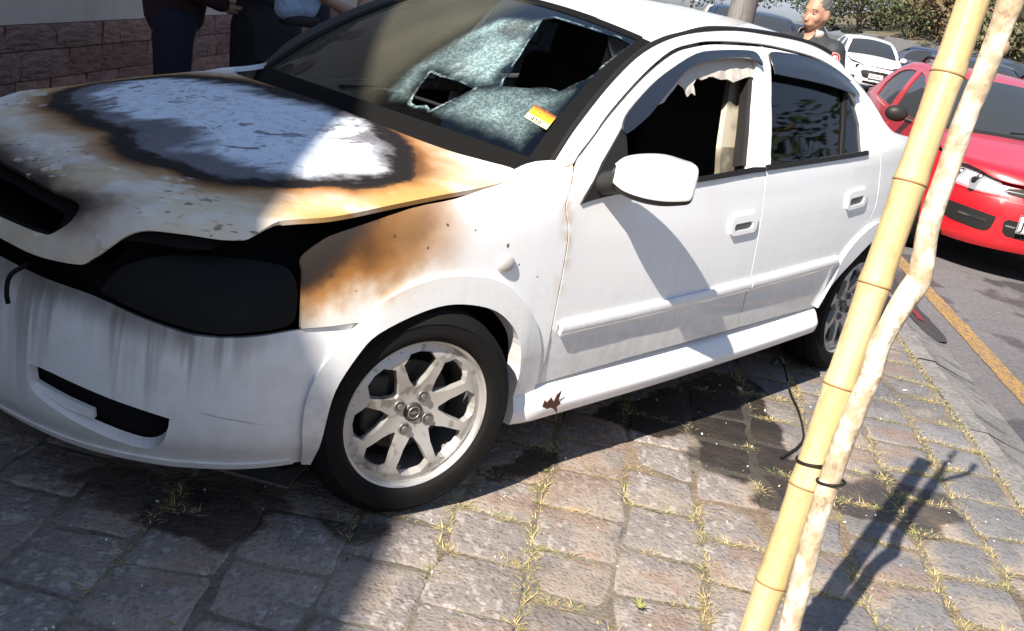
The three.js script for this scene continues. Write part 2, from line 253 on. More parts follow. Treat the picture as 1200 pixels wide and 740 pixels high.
{
  const SQ = 0.232, ST = 0.247, list = [];
  const jit = (i, j, s) => (h2(i * 7 + s, j * 13 + s * 3) - 0.5);
  for (let j = -17; j < 11; j++) {
    const q0 = 2.655 - (10 - j) * SQ - SQ, off = (j & 1 ? 0.5 : 0) + jit(j, 3, 5) * 0.3;
    for (let i = -52; i < 250; i++) {
      const t0 = (i + off) * ST, tc = t0 + ST / 2, qc = q0 + SQ / 2;
      if (qc < -2.2) continue;
      // corners, shared jitter, then a gap
      const cs = [[0, 0], [1, 0], [1, 1], [0, 1]].map(([a, b]) => [t0 + a * ST + jit(i + a, j + b, 11 + (b ? 4 : 0)) * 0.034, q0 + b * SQ + (j + b > 10 ? 0 : jit(i + a, j + b, 29) * 0.03)]);
      const gap = qc > 1.6 ? rr(0.008, 0.016) : rr(0.002, 0.008);
      list.push({ cs, tc, qc, gap, d: Math.hypot(tc + 2.976, (qc - 1.036) * 1.0), seen: seenStone(tc, qc) });
    }
  }
  function seenStone(t, q) { const [x, , z] = TQ(t, q); const v = new THREE.Vector3(x, 0, z).sub(camera.position).applyEuler(new THREE.Euler(0, 0, 0)); const m = new THREE.Matrix4().makeRotationFromEuler(camera.rotation).transpose(); v.applyMatrix4(m); if (v.z > -0.5) return false; const f = 1 / Math.tan(33.565 / 2 * Math.PI / 180), X = v.x / -v.z * f / 1.6228, Y = v.y / -v.z * f; return Math.abs(X) < 1.08 && Math.abs(Y) < 1.12 && !(x > -0.3 && x < 3.2 && Math.abs(z) < 0.45); }
  list.sort((a, b) => (b.seen - a.seen) || (a.d - b.d));
  const farGeo = [];
  list.forEach((s, n) => {
    const cx = s.cs.reduce((a, c) => a + c[0], 0) / 4, cq = s.cs.reduce((a, c) => a + c[1], 0) / 4;
    const near = n < 300, pts = [], M = near ? 4 : 1;
    for (let k = 0; k < 4; k++) { const a = s.cs[k], b = s.cs[(k + 1) % 4]; for (let w = 0; w < M; w++) { const f = near ? [0.07, 0.36, 0.64, 0.93][w] : 0; pts.push([lerp(a[0], b[0], f), lerp(a[1], b[1], f)]); } }
    const ring = (ins, y) => pts.map(([a, b], k) => { const dx = cx - a, dq = cq - b, l = Math.hypot(dx, dq), kk = (ins + (near ? (h2(n * 3 + k, k * 5) - 0.5) * 0.014 : 0)) / l; return [a + dx * kk, b + dq * kk, y]; });
    const h = (h2(n, 77) - 0.5) * 0.005, tx = (h2(n, 5) - 0.5) * 0.03, tq = (h2(n, 9) - 0.5) * 0.03;
    const lift = ([a, b, y]) => [a, b, y + h + (a - cx) * tx + (b - cq) * tq];
    const R0 = ring(s.gap * 0.6, -0.03).map(v => (v.n = 4, v)), R1 = ring(s.gap, -0.0035).map(lift).map(v => (v.n = .9, v)), R2 = ring(s.gap + 0.013, 0).map(lift), P = [], U = [], L = pts.length;
    const N = [], up = v => { const k = v.n ?? 0, a = v[0] - cx, b = v[1] - cq, l = Math.hypot(a, b) || 1, w = TQ(a / l * k - tx, b / l * k - tq, 1), m = Math.hypot(...w); N.push(w[0] / m, w[1] / m, w[2] / m); };
    const put = v => { up(v); P.push(...TQ(v[0], v[1], v[2])); near ? U.push((v[0] - PT.t0) / (PT.t1 - PT.t0), (v[1] - PT.q0) / (PT.q1 - PT.q0)) : U.push(v[0] * 0.5, v[1] * 0.5); };
    R2.forEach(v => v.n = .12); const rings = near ? [R0, R1, R2] : [R0, R1.map(v => [v[0], v[1], v[2] + 0.0065])];
    for (let w = 0; w < rings.length - 1; w++) for (let k = 0; k < L; k++) { const k2 = (k + 1) % L, a = rings[w][k], b = rings[w][k2], c = rings[w + 1][k2], d = rings[w + 1][k]; [a, c, b, a, d, c].forEach(put); }
    const top = rings[rings.length - 1], ctr = lift([cx, cq, 0.002]); for (let k = 0; k < L; k++) [ctr, top[(k + 1) % L], top[k]].forEach(put);
    let g = raw(P, near ? N : null, U);
    const inTex = s.tc > PT.t0 + 0.2 && s.tc < PT.t1 - 0.2 && s.qc > PT.q0 + 0.15;
    if (near) { if (!inTex) { const p = g.attributes.position, u = g.attributes.uv; for (let k = 0; k < p.count; k++) u.setXY(k, p.getX(k) * 0.5, p.getZ(k) * 0.5); } mesh(n ? `paving_stone_${String(n).padStart(3, '0')}` : 'paving_stone', g, inTex ? M_STONE : M_STONE_FAR, pavement); }
    else farGeo.push(g);
    if (s.d < 8 && s.qc > 0.2) for (let k = 0; k < 4; k++) { const a = s.cs[k], b = s.cs[(k + 1) % 4]; grassSpots.push([a, b]); }
  });
  const rest = mesh('far_paving_stones', merge(farGeo), M_STONE_FAR, pavement); rest.userData.kind = 'stuff';
}
// kerb: a row of rough granite stones with a worn sloping face
const kerbTex = colourTex(512, 512, (u, v) => { const n = fbm(u * 12, v * 12, 4), m = vn(u * 170, v * 170), k = vn(u * 90 + 5, v * 90); const c = 0.13 + 0.09 * n + 0.09 * (m - 0.5) + 0.05 * (k - 0.5); return [c * 1.06, c, c * 0.95]; });
const kerbBump = greyTex(512, 512, (u, v) => 0.6 * fbm(u * 50, v * 50, 3) + 0.4 * vn(u * 170, v * 170));
const M_KERB = new THREE.MeshStandardMaterial({ map: kerbTex, bumpMap: kerbBump, bumpScale: 0.005, roughness: 0.92 });
const kerbTex2 = colourTex(512, 512, (u, v) => { const n = fbm(u * 9 + 4, v * 9, 4), m = vn(u * 220, v * 220); const c = 0.15 + 0.11 * (n - .3) + 0.08 * (m - 0.5) - .06 * sm(.55, .7, fbm(u * 30, v * 30 + 4, 3)); return [c * 1.05, c, c * 0.95]; });
const M_KERB2 = new THREE.MeshStandardMaterial({ map: kerbTex2, bumpMap: kerbBump, bumpScale: 0.004, roughness: 0.92 });
const kerb = mesh('kerb', strip(-14, 70, [[2.664, -0.05], [3.0, -0.09], [3.0, -0.125]], 1, 0.6), M_BED); tag(kerb, 'low worn granite kerb between paving stones and asphalt road', 'kerb', null, 'structure');
{
  let t = -6; let n = 0;
  while (t < 40) {
    const l = rr(0.78, 1.05), d = rr(-0.004, 0.004), a = t + 0.0018, b = t + l - 0.0018, q1 = 2.775 + rr(-0.008, 0.008);
    const wob = k => (h2(n, k) - 0.5) * 0.012;
    const sec = [[2.676, -0.05], [2.676 + wob(1), -0.004 + d], [2.69, 0.004 + d], [q1 - 0.012, 0.004 + d], [q1, -0.003 + d]];
    mesh('kerb_stone', strip(a, b, sec, 6, 0.6), M_KERB, kerb);
    mesh('kerb_face', strip(a, b, [[q1 + 0.001, -0.004 + d], [2.96, -0.062 + d * 0.3], [2.998 + wob(3), -0.074], [3.0, -0.12]], 6, 0.6), M_KERB2, kerb);
    t += l; n++;
  }
}
// road
const roadTex = colourTex(1024, 1024, (u, v) => { const x = u * 6, y = v * 6, n = fbm(x * 1.3, y * 1.3, 4), m = vn(x * 85, y * 85), k = fbm(x * 5 + 8, y * 5, 3), damp = sm(0.52, 0.6, fbm(x * 1.9 + 30, y * 2.6 + 4, 5)); let c = 0.085 + 0.05 * n + 0.05 * (m - 0.5) + 0.02 * k; c *= 1 - 0.45 * damp; return [c * 1.05, c * 0.98, c * 1.0]; });
const roadRough = greyTex(512, 512, (u, v) => { const x = u * 6, y = v * 6; return 0.92 - 0.4 * sm(0.52, 0.6, fbm(x * 1.9 + 30, y * 2.6 + 4, 5)); });
const roadBump = greyTex(512, 512, (u, v) => 0.5 * vn(u * 250, v * 250) + 0.5 * vn(u * 500, v * 500));
const M_ROAD = new THREE.MeshStandardMaterial({ map: roadTex, roughnessMap: roadRough, roughness: 1, bumpMap: roadBump, bumpScale: 0.006 });
const road = mesh('road', strip(-14, 90, [[2.99, -0.086], [10.2, -0.086]], 1, 1 / 6), M_ROAD); tag(road, 'patchy grey asphalt road with damp dark blotches', 'road', null, 'structure');
{ // yellow edge line, worn paint with ragged edges; darker new asphalt along the kerb
  const yTex = colourTex(512, 128, (u, v) => { const n = fbm(u * 60, v * 5, 4); const c = 0.8 + 0.4 * (n - .5), w = sm(.52, .66, fbm(u * 150 + 4, v * 9, 4)) * .75; return mix3([0.46 * c, 0.27 * c, 0.09 * c], [.13, .12, .115], w); });
  const P = [], U = []; const N = 400, e = (t, s) => (fbm(t * 40 + s * 50, s * 9, 3) - 0.5) * 0.016;
  for (let i = 0; i < N; i++) { const a = lerp(-3, 30, i / N), b = lerp(-3, 30, (i + 1) / N); const A = TQ(a, 3.185 + e(a, 1), -0.081), B = TQ(b, 3.185 + e(b, 1), -0.081), C = TQ(b, 3.30 + e(b, 2), -0.081), D = TQ(a, 3.30 + e(a, 2), -0.081); P.push(...A, ...D, ...C, ...A, ...C, ...B); U.push(a / 3, 0, a / 3, 1, b / 3, 1, a / 3, 0, b / 3, 1, b / 3, 0); }
  mesh('edge_line', raw(P, null, U), new THREE.MeshStandardMaterial({ map: yTex, roughness: 0.85, bumpMap: roadBump, bumpScale: 0.003 }), road);
  // tar patch run over the worn kerb face, and a small red spill on it
  const yk = q => q < 2.96 ? lerp(-.004, -.062, (q - 2.775) / .185) : q < 3 ? lerp(-.062, -.075, (q - 2.96) / .04) : -.084;
  const tar = (t0, t1, q0, q1, lift, sd) => { const rows = [], M = 40; for (let i = 0; i <= M; i++) { const t = lerp(t0, t1, i / M), en = Math.sqrt(clamp(1.02 - (2 * i / M - 1) ** 24)), c = (q0 + q1) / 2, w = (q1 - q0) / 2 * en; rows.push(Array.from({ length: 9 }, (_, k) => { const e = k === 0 || k === 8 ? (fbm(t * 12 + sd, k * 3.1, 3) - .5) * .05 : 0, q = c - w + 2 * w * k / 8 + e; return TQ(t, q, yk(q) + lift); })); } return skin(rows, false, 4); };
  mesh('tar_patch', tar(2.75, 6.4, 2.885, 3.06, .005, 3), new THREE.MeshStandardMaterial({ color: lin(.055, .05, .052), roughness: .6, bumpMap: roadBump, bumpScale: .004, side: THREE.DoubleSide }), road); mesh('red_spill', tar(3.12, 3.42, 2.93, 2.99, .010, 9), phys(.25, .03, .03, .35), road);
}
// far side of the road: pavement slab and a retaining wall
{ const o = mesh('far_pavement', strip(-14, 90, [[10.2, -0.12], [10.2, 0.04], [13.4, 0.04]], 1, 0.5), M_KERB2); tag(o, 'plain pale concrete pavement across the road', 'pavement', null, 'structure'); }
// ================= CAR BODY SURFACES (metres; x towards the tail, y up, z to the car's left) =================
const PLAN = [[-.87, 0], [-.86, .12], [-.83, .25], [-.785, .37], [-.725, .47], [-.65, .56], [-.56, .64], [-.46, .71], [-.35, .758], [-.2, .79], [0, .812], [.25, .828], [.5, .838], [1.0, .855], [1.5, .86], [2.0, .855], [2.3, .847], [2.6, .832], [2.9, .80], [3.12, .75], [3.27, .67], [3.36, .55], [3.41, .38], [3.43, .2], [3.435, 0]];
const US = [0]; for (let i = 1; i < PLAN.length; i++) US.push(US[i - 1] + Math.hypot(PLAN[i][0] - PLAN[i - 1][0], PLAN[i][1] - PLAN[i - 1][1]));
const PX = PLAN.map(p => p[0]), PZ = PLAN.map(p => p[1]);
function plan(u) { const e = 1e-3, x = herm(US, PX, u), z = herm(US, PZ, u), dx = herm(US, PX, u + e) - herm(US, PX, u - e), dz = herm(US, PZ, u + e) - herm(US, PZ, u - e), l = Math.hypot(dx, dz) || 1; return [x, z, -dz / l, dx / l]; }
const BX = [-.6, -.45, -.2, 0, .3, .6, 1.0, 1.53, 2.34, 2.8, 3.4], BY = [.76, .79, .835, .865, .905, .915, .918, .93, .985, 1.02, 1.02];
const DD = [-.50, -.46, -.42, -.35, -.25, -.15, -.05, 0, .08, .18, .35, .5, .62, .75], DP = [-.345, -.30, -.26, -.208, -.152, -.105, -.066, -.045, -.03, -.014, 0, 0, -.012, -.035];
const FD = [-.06, -.04, -.02, 0, .03, .08, .18, .35, .5, .62, .75], FP = [-.22, -.15, -.1, -.068, -.04, -.022, -.01, 0, 0, -.012, -.03];
const prof = (u, x, y) => { const d = herm(BX, BY, x) - y, k = sm(.35, .6, x); return (1 - k) * herm(FD, FP, d) + k * herm(DD, DP, d); };
const bprof = (u, x, y) => herm([.14, .2, .26, .33, .42, .52, .58, .63, .68], [-.10, -.06, -.02, -.004, 0, -.004, -.018, -.05, -.09], y);
const hprof = (u, x, y) => herm([.5, .56, .62, .70, .76, .82], [-.005, -.015, -.03, -.065, -.11, -.17], y);
const side = (pf = prof, off = 0) => (u, y) => { const [x, z, nx, nz] = plan(u), o = pf(u, x, y) + (typeof off === 'function' ? off(u, y) : off); return [x + nx * o, y, z + nz * o]; };
const HX = [-.855, -.852, -.832, -.785, -.70, -.5, -.2, 0, .2, .38], HY = [.625, .69, .742, .787, .818, .855, .91, .942, .968, .985], HS = [0];
for (let i = 0; i < 9; i++) HS.push(HS[i] + Math.hypot(HX[i + 1] - HX[i], HY[i + 1] - HY[i]));
const NZ = [0, .12, .25, .37, .47, .56, .64, .71, .758], NX = [0, .01, .04, .085, .145, .22, .31, .41, .52];
const hood = (s, z) => { const a = Math.abs(z), w = 1 - sm(0, .75, s), sh = herm(NZ, NX, a) * w; return [herm(HS, HX, s) + sh + .06 * (1 - w) * (a / .72) ** 2, herm(HS, HY, s + sm(.08, .3, s) * sh) - .05 * (a / .72) ** 2.4, z]; };
const wsMap = (off = 0) => (a, b) => { const k = 4 * b * (1 - b); return [lerp(.31 + .15 * a * a, 1.02 + .055 * a * a, b) - .02 * k - off * .6, lerp(.968 - .032 * a * a, 1.352 - .05 * a * a, b) + .03 * k + off * .8, lerp(.675, .515, b) * a]; };
const roofE = x => lerp(.057, .04, sm(1.05, 1.4, x));
const roof = (x, z) => [x, herm([1.0, 1.07, 1.2, 1.34, 1.56, 1.96, 2.15, 2.4], [1.347, 1.36, 1.386, 1.407, 1.421, 1.422, 1.408, 1.365], x) - roofE(x) * (Math.abs(z) / .55) ** 2.2, z];
const rwMap = (a, b) => [lerp(2.74 - .14 * a * a, 2.37 - .1 * a * a, b) + .05 * b * (1 - b), lerp(1.085, 1.372 - .045 * a * a, b) + .1 * b * (1 - b), lerp(.665, .545, b) * a];
const ellipse = (cx, cy, rx, ry, n = 32, a0 = 0, a1 = Math.PI * 2) => Array.from({ length: n }, (_, i) => { const a = a0 + (a1 - a0) * i / n; return [cx + rx * Math.cos(a), cy + ry * Math.sin(a)]; });
function rrect(x0, y0, x1, y1, r, n = 5, skew = 0) { const o = [], w = (cx, cy, a0) => { for (let i = 0; i <= n; i++) { const a = a0 + Math.PI / 2 * i / n; const y = cy + r * Math.sin(a); o.push([cx + r * Math.cos(a), y]); } }; w(x1 - r, y1 - r, 0); w(x0 + r, y1 - r, Math.PI / 2); w(x0 + r, y0 + r, Math.PI); w(x1 - r, y0 + r, 1.5 * Math.PI); return o.map(([x, y]) => [x, y + (x - (x0 + x1) / 2) * skew]); }

// ---------- wheels ----------
const M_RUBBER = coal(0.0085, 0.85, { bumpMap: greyTex(256, 256, (u, v) => 0.6 * vn(u * 40, v * 40) + 0.4 * vn(u * 120, v * 120)), bumpScale: 0.0012 });
const M_ALLOY = phys(0.60, 0.585, 0.56, 0.42, { metalness: 0.55, clearcoat: 0.25, clearcoatRoughness: 0.4, map: colourTex(256, 256, (u, v) => { const c = 0.85 + 0.25 * (fbm(u * 8, v * 8, 4) - 0.5); const g = sm(0.62, 0.75, fbm(u * 14 + 4, v * 14, 3)) * 0.4; return [c * (1 - g), c * (1 - g * 1.05), c * (1 - g * 1.15)]; }) });
const M_STEEL = mat(0.22, 0.21, 0.2, 0.5, { metalness: 0.7 }), M_GRIME = mat(.035, .033, .03, .7, { metalness: .3 });
const M_BLACK = coal(.009);
const tyreGeo = (() => { // axis z, outer face at z=0
  const pr = [[.206, -.035], [.212, -.006], [.2215, .004], [.2235, .0065], [.228, .0065], [.2295, .0085], [.245, .010], [.2635, .007], [.2645, .0088], [.2675, .0082], [.2685, .006], [.285, -.006], [.295, -.022], [.298, -.04], [.298, -.052], [.291, -.055], [.291, -.062], [.298, -.065], [.299, -.095], [.292, -.098], [.292, -.106], [.299, -.109], [.298, -.15], [.29, -.18], [.26, -.2], [.22, -.195], [.206, -.17]];
  const g = new THREE.LatheGeometry(pr.map(p => new THREE.Vector2(p[0], p[1])), 96); g.rotateX(Math.PI / 2); return g;
})();
function wheel(parent, pos, turn, far = false) {
  const w = new THREE.Group(); w.name = 'wheel'; w.position.set(...pos); w.rotation.y = turn; parent.add(w);
  mesh('tyre', tyreGeo, M_RUBBER, w);
  // eight flared spokes: a dished disc with eight hexagonal windows
  const R = .207, dish = (x, y) => { const r = Math.hypot(x, y); return [x, y, -.012 - .022 * (1 - sm(.03, .16, r)) - .012 * sm(.17, .205, r)]; };
  const holes = []; for (let k = 0; k < 8; k++) { const a = (k + 0.10) * Math.PI / 4, pt = (r, w) => [r * Math.cos(a) - w * Math.sin(a), r * Math.sin(a) + w * Math.cos(a)]; holes.push([pt(.074, -.005), pt(.074, .005), pt(.104, .027), pt(.150, .049), pt(.179, .030), pt(.184, 0), pt(.179, -.030), pt(.150, -.049), pt(.104, -.027)]); }
  mesh('rim', panel(dish, ellipse(0, 0, R, R, 96), { holes, cell: .018, t: .022, uv: (a, b) => [a * 2, b * 2] }), M_ALLOY, w);
  const lip = new THREE.LatheGeometry([[.200, -.03], [.203, -.014], [.2105, -.004], [.2145, -.006], [.2150, -.02], [.206, -.036]].map(p => new THREE.Vector2(...p)), 96); lip.rotateX(Math.PI / 2); mesh('rim_lip', lip, M_ALLOY, w);
  const brl = new THREE.LatheGeometry([[.198, -.024], [.192, -.05], [.178, -.07], [.176, -.15], [.19, -.19]].map(p => new THREE.Vector2(...p)), 64); brl.rotateX(Math.PI / 2); mesh('rim_barrel', brl, mat(.20, .195, .19, .45, { metalness: .6 }), w);
  const disc = new THREE.CylinderGeometry(.13, .13, .02, 48); disc.rotateX(Math.PI / 2); disc.translate(0, 0, -.09); mesh('brake_disc', disc, M_GRIME, w);
  const back = new THREE.CylinderGeometry(.175, .175, .02, 40); back.rotateX(Math.PI / 2); back.translate(0, 0, -.14); mesh('backing_plate', back, M_BLACK, w);
  mesh('caliper', box(.07, .16, .05, -.10, .02, -.085, .012), M_GRIME, w);
  const cap = new THREE.LatheGeometry([[0, -.026], [.02, -.026], [.0265, -.029], [.028, -.036]].map(p => new THREE.Vector2(...p)), 32); cap.rotateX(Math.PI / 2); const cm = mesh('centre_cap', cap, mat(.06, .055, .05, .45, { metalness: .4 }), w);
  const ring = new THREE.TorusGeometry(.0165, .0022, 8, 32); ring.translate(0, 0, -.0255); const bolt = new THREE.ExtrudeGeometry(new THREE.Shape([[-.021, -.002], [-.002, -.002], [-.004, -.0055], [.021, .002], [.002, .002], [.004, .0055]].map(p => new THREE.Vector2(...p))), { depth: .002, bevelEnabled: false }); bolt.translate(0, 0, -.0265); mesh('emblem', merge([ring, bolt]), mat(.3, .29, .27, .4, { metalness: .8 }), cm);
  for (let k = 0; k < 4; k++) { const a = k * Math.PI / 2 + 1.13, n = new THREE.CylinderGeometry(.0095, .0095, .014, 6); n.rotateX(Math.PI / 2); n.translate(.05 * Math.cos(a), .05 * Math.sin(a), -.024); const sk = new THREE.TorusGeometry(.0145, .003, 6, 20); sk.translate(.05 * Math.cos(a), .05 * Math.sin(a), -.0285); mesh('lug_nut', merge([n, sk]), M_STEEL, w); }
  for (let k = 0; k < 16; k++) { const a = (Math.floor(k / 2) + .60) * Math.PI / 4 + (k & 1 ? .10 : -.10), n = new THREE.SphereGeometry(.0036, 8, 6); n.translate(.191 * Math.cos(a), .191 * Math.sin(a), -.0225); mesh('rim_bolt', n, M_STEEL, w); }
  return w;
}
// ================= THE BURNT WHITE CAR =================
const wc = thing('burnt_sedan', [1.28, 0, 0]);
tag(wc, 'white sedan with burnt hood, smashed windshield and missing front door glass', 'car');
const CX = 1.28;
const part = (name, geo, m, parent = wc) => mesh(name, geo.translate(-CX, 0, 0), m, parent);
const both = (name, geo, m, parent = wc) => { const r = mirror(geo); return [part(name, geo, m, parent), part(name, r, m, parent)]; };
// --- paint: white, with burns, soot, dirt as they lie on the metal ---
const cream = (n, m) => { const k = 0.80 + 0.07 * (n - 0.5); return [k, k * lerp(0.97, 0.90, m), k * lerp(0.92, 0.72, m)]; };
const BURN = [[.542, -.50], [.62, -.60], [.76, -.665], [.90, -.67], [1.009, -.64], [1.05, -.5], [1.08, -.353], [1.14, -.145], [1.19, .121], [1.15, .317], [1.10, .459], [1.02, .562], [.931, .631], [.831, .62], [.67, .56], [.541, .485], [.487, .40], [.471, .298], [.47, .163], [.518, .017], [.506, -.197], [.50, -.36]];
const ASH = [[.62, -.43], [.72, -.54], [.857, -.60], [.98, -.57], [1.03, -.45], [1.06, -.2], [1.12, .08], [1.10, .27], [1.06, .40], [.96, .52], [.84, .565], [.745, .54], [.70, .46], [.66, .40], [.60, .33], [.59, .24], [.66, .16], [.70, .09], [.66, .0], [.60, -.09], [.585, -.2]];
const GRILLE = [[.209, .0], [.205, .10], [.20, .16], [.182, .282], [.174, .352], [.160, .380], [.129, .383], [.098, .36], [.082, .33], [.078, .24], [.078, .12], [.078, 0]];
const hoodTex = colourTex(1024, 1024, (u, v) => {
  const s = u * 1.42 - 0.02, z = v * 1.6 - 0.8;
  const wx = (fbm(s * 9, z * 9, 5) - .5) * .13, wz = (fbm(s * 9 + 40, z * 9 + 11, 5) - .5) * .13;
  const n = fbm(s * 7 + 3, z * 7, 4), f = fbm(s * 40, z * 40 + 5, 3), g = vn(s * 300, z * 300);
  const d = pdist(s + wx * .55, z + wz * .55, BURN);
  let c = cream(n, sm(.35, .75, n) * .6 + .25);
  // heat-yellowed paint, tan blisters, brown scorch
  const heat = sm(-.36 - .4 * (n - .5), -.015, d); c = mix3(c, [.54, .33, .12], clamp(heat * (.55 + .7 * (f - .35))));
  const w2 = .10 * (fbm(s * 8 + 8, z * 8, 4) - .5); const sc = sm(-.17 + w2 * 1.4, -.02, d); c = mix3(c, [.27, .11, .026], sc * .96); c = mix3(c, [.06, .026, .010], sm(-.07 + w2, -.012, d) * .95);
  // edges of the hood by the left fender and the nose: scorched too
  const edgeN = sm(.13, .0, Math.abs(Math.abs(z) - (.70 + .05 * clamp(s)))) * sm(.2, .5, s) * sm(1.28, 1.0, s); c = mix3(c, [.50, .27, .075], edgeN * .9 * sm(.25, .55, n + .12)); c = mix3(c, [.66, .52, .30], .35 * sm(.5, .2, s) * sm(.3, .6, n)); 
  const gd = pdist(s + wx * .6, Math.abs(z) + wz * .6, GRILLE); const gs = sm(-.16, -.005, gd); c = mix3(c, [.22, .12, .05], gs * (.75 + .5 * (f - .5)) * sm(.05, .14, s)); c = mix3(c, [.035, .025, .02], sm(-.06 + .05 * (n - .5), 0, gd) * .95 * sm(.08, .16, s));
  const nose = sm(.16, .04, s) * .55; c = mix3(c, [.40, .33, .24], nose * (.6 + .6 * (f - .5)));
  const spot = sm(.80, .86, vn(s * 75 + 11, z * 75)) * sm(.45, .6, fbm(s * 6 + 9, z * 6, 2)) * sm(.62, .3, s); c = mix3(c, [.12, .07, .035], clamp(spot) * .7);
  const pale = sm(.62, .68, fbm(s * 22 + 40, z * 22 + 3, 3)) * sm(.5, .62, fbm(s * 5 + 3, z * 5 + 30, 2)) * sm(-.01, -.05, d); c = mix3(c, [.78, .74, .66], pale * .5);
  if (d > -.03) {
    const rim = sm(-.045 + .05 * (f - .5), -.012, d); c = mix3(c, [.010, .007, .006], rim);
    const grey = sm(.012, .055, d + .045 * (f - .5)) * sm(.28, .5, fbm(s * 9 + 70, z * 9, 4) + .8 * sm(.03, .09, d)); const gy = .10 + .10 * n + .05 * (g - .5); c = mix3(c, [gy, gy * .96, gy * 1.06], grey * .95);
    const da = pdist(s + wx * .9, z + wz * .9, ASH);
    const sweep = fbm(s * 6 + 2.5 * fbm(s * 4, z * 4, 2), z * 22 + 4 * fbm(s * 3 + 7, z * 3, 2), 4);
    let a = sm(-.035, .05, da + .10 * (sweep - .52)); a *= .35 + .65 * sm(.30, .46, sweep + .25 * sm(0, .12, da));
    const sw = 9 * fbm(s * 3 + 3, z * 3, 3), streak = clamp(sm(.60, .70, fbm(s * 26 + sw, z * 40 + sw * 1.4, 4)) * sm(.42, .62, fbm(s * 5 + 12, z * 5, 3)) * .8 + sm(.64, .74, fbm(s * 70 + sw, z * 60, 3)) * .35);
    const w = .68 + .18 * f; c = mix3(c, [w * .90, w * .98, w * 1.08], clamp(a * (1 - streak)));
  }
  // far front corner stays whiter
  return c;
}, false);
const hoodUV = (s, z) => [(s + .02) / 1.42, (z + .8) / 1.6];
const hoodBump = greyTex(512, 512, (u, v) => { const s = u * 1.42 - .02, z = v * 1.6 - .8; const d = pdist(s, z, BURN); return .5 + sm(-.08, .02, d) * (.5 * (fbm(s * 60, z * 60, 3) - .5) + .3 * (vn(s * 160, z * 160) - .5)) + .06 * (vn(s * 90, z * 90) - .5); }, false);
const M_HOOD = new THREE.MeshPhysicalMaterial({ map: hoodTex, bumpMap: hoodBump, bumpScale: .004, roughness: .72, specularIntensity: .5, side: THREE.DoubleSide });
// side paint texture over u 0.9..4.9, y 0.1..1.4
const FTOP = [[.90, .735], [.97, .765], [1.057, .798], [1.257, .849], [1.402, .872], [1.597, .918]];
const CHIPS = [[1.03, .70, .008], [1.36, .815, .006], [1.57, .755, .007], [1.20, .79, .005], [1.62, .70, .004], [1.10, .66, .004], [1.30, .76, .004], [1.70, .66, .004], [1.16, .825, .007], [1.45, .80, .003]];
const sideTex = colourTex(2048, 768, (a, b) => {
  const u = .9 + a * 4, y = .1 + b * 1.3, n = fbm(u * 6, y * 6, 4), f = fbm(u * 28, y * 28, 3), g = vn(u * 170, y * 170);
  let k = .795 + .03 * (n - .5); let c = [k * .985, k, k * 1.005];
  // road dirt below the moulding
  const dirt = sm(.50, .40, y - .035 * (u - 1.8) + .04 * (n - .5)) * (.22 + .30 * (f - .3)) + sm(.72, .80, vn(u * 60, y * 60)) * sm(.8, .4, y) * .10 + sm(.55, .7, fbm(u * 40, y * 5, 3)) * sm(.9, .5, y) * .06; c = mix3(c, [.30, .285, .26], dirt);
  // fire: scorched fender top
  const d = ldist(u + (fbm(u * 10, y * 10, 4) - .5) * .10, y + (fbm(u * 10 + 30, y * 10, 4) - .5) * .08, FTOP), fade = sm(1.50, 1.18, u);
  c = mix3(c, [.66, .40, .10], sm(.24, .06, d + .05 * (f - .5)) * fade * .8); c = mix3(c, [.30, .12, .025], sm(.19, .075, d + .05 * (f - .5)) * sm(1.52, 1.15, u + .14 * (n - .5)) * .92); c = mix3(c, [.07, .03, .010], sm(.095, .04, d) * sm(1.46, 1.10, u + .2 * (n - .5)) * .94); c = mix3(c, [.02, .016, .014], sm(.10, .03, d + (u - 1) * .35) * .97);
  // brown run-off by the door gap and windshield corner
  const gap = ldist(u, y, [[1.80, .56], [1.806, .763], [1.796, .85], [1.85, .955]]); c = mix3(c, [.50, .36, .20], sm(.05, 0, gap) * .55 * sm(.35, .65, f) * sm(.5, .75, y));
  const cor = Math.hypot(u - 1.83, (y - .965) * 1.4); c = mix3(c, [.50, .36, .20], sm(.09, .02, cor) * .5 * (.4 + f));
  let chip = 0; for (const [cu, cy, cr] of CHIPS) chip = Math.max(chip, sm(cr, cr * .5, Math.hypot(u - cu, y - cy) + .003 * (g - .5))); c = mix3(c, [.05, .03, .02], chip * .9);
  return c;
}, false);
const sideUV = (u, y) => [(u - .9) / 4, (y - .1) / 1.3];
const M_PAINT = new THREE.MeshPhysicalMaterial({ map: sideTex, roughness: .42, clearcoat: .9, clearcoatRoughness: .04, side: THREE.DoubleSide });
const M_WHITE = phys(.79, .795, .80, .42, { clearcoat: .9, clearcoatRoughness: .04 });
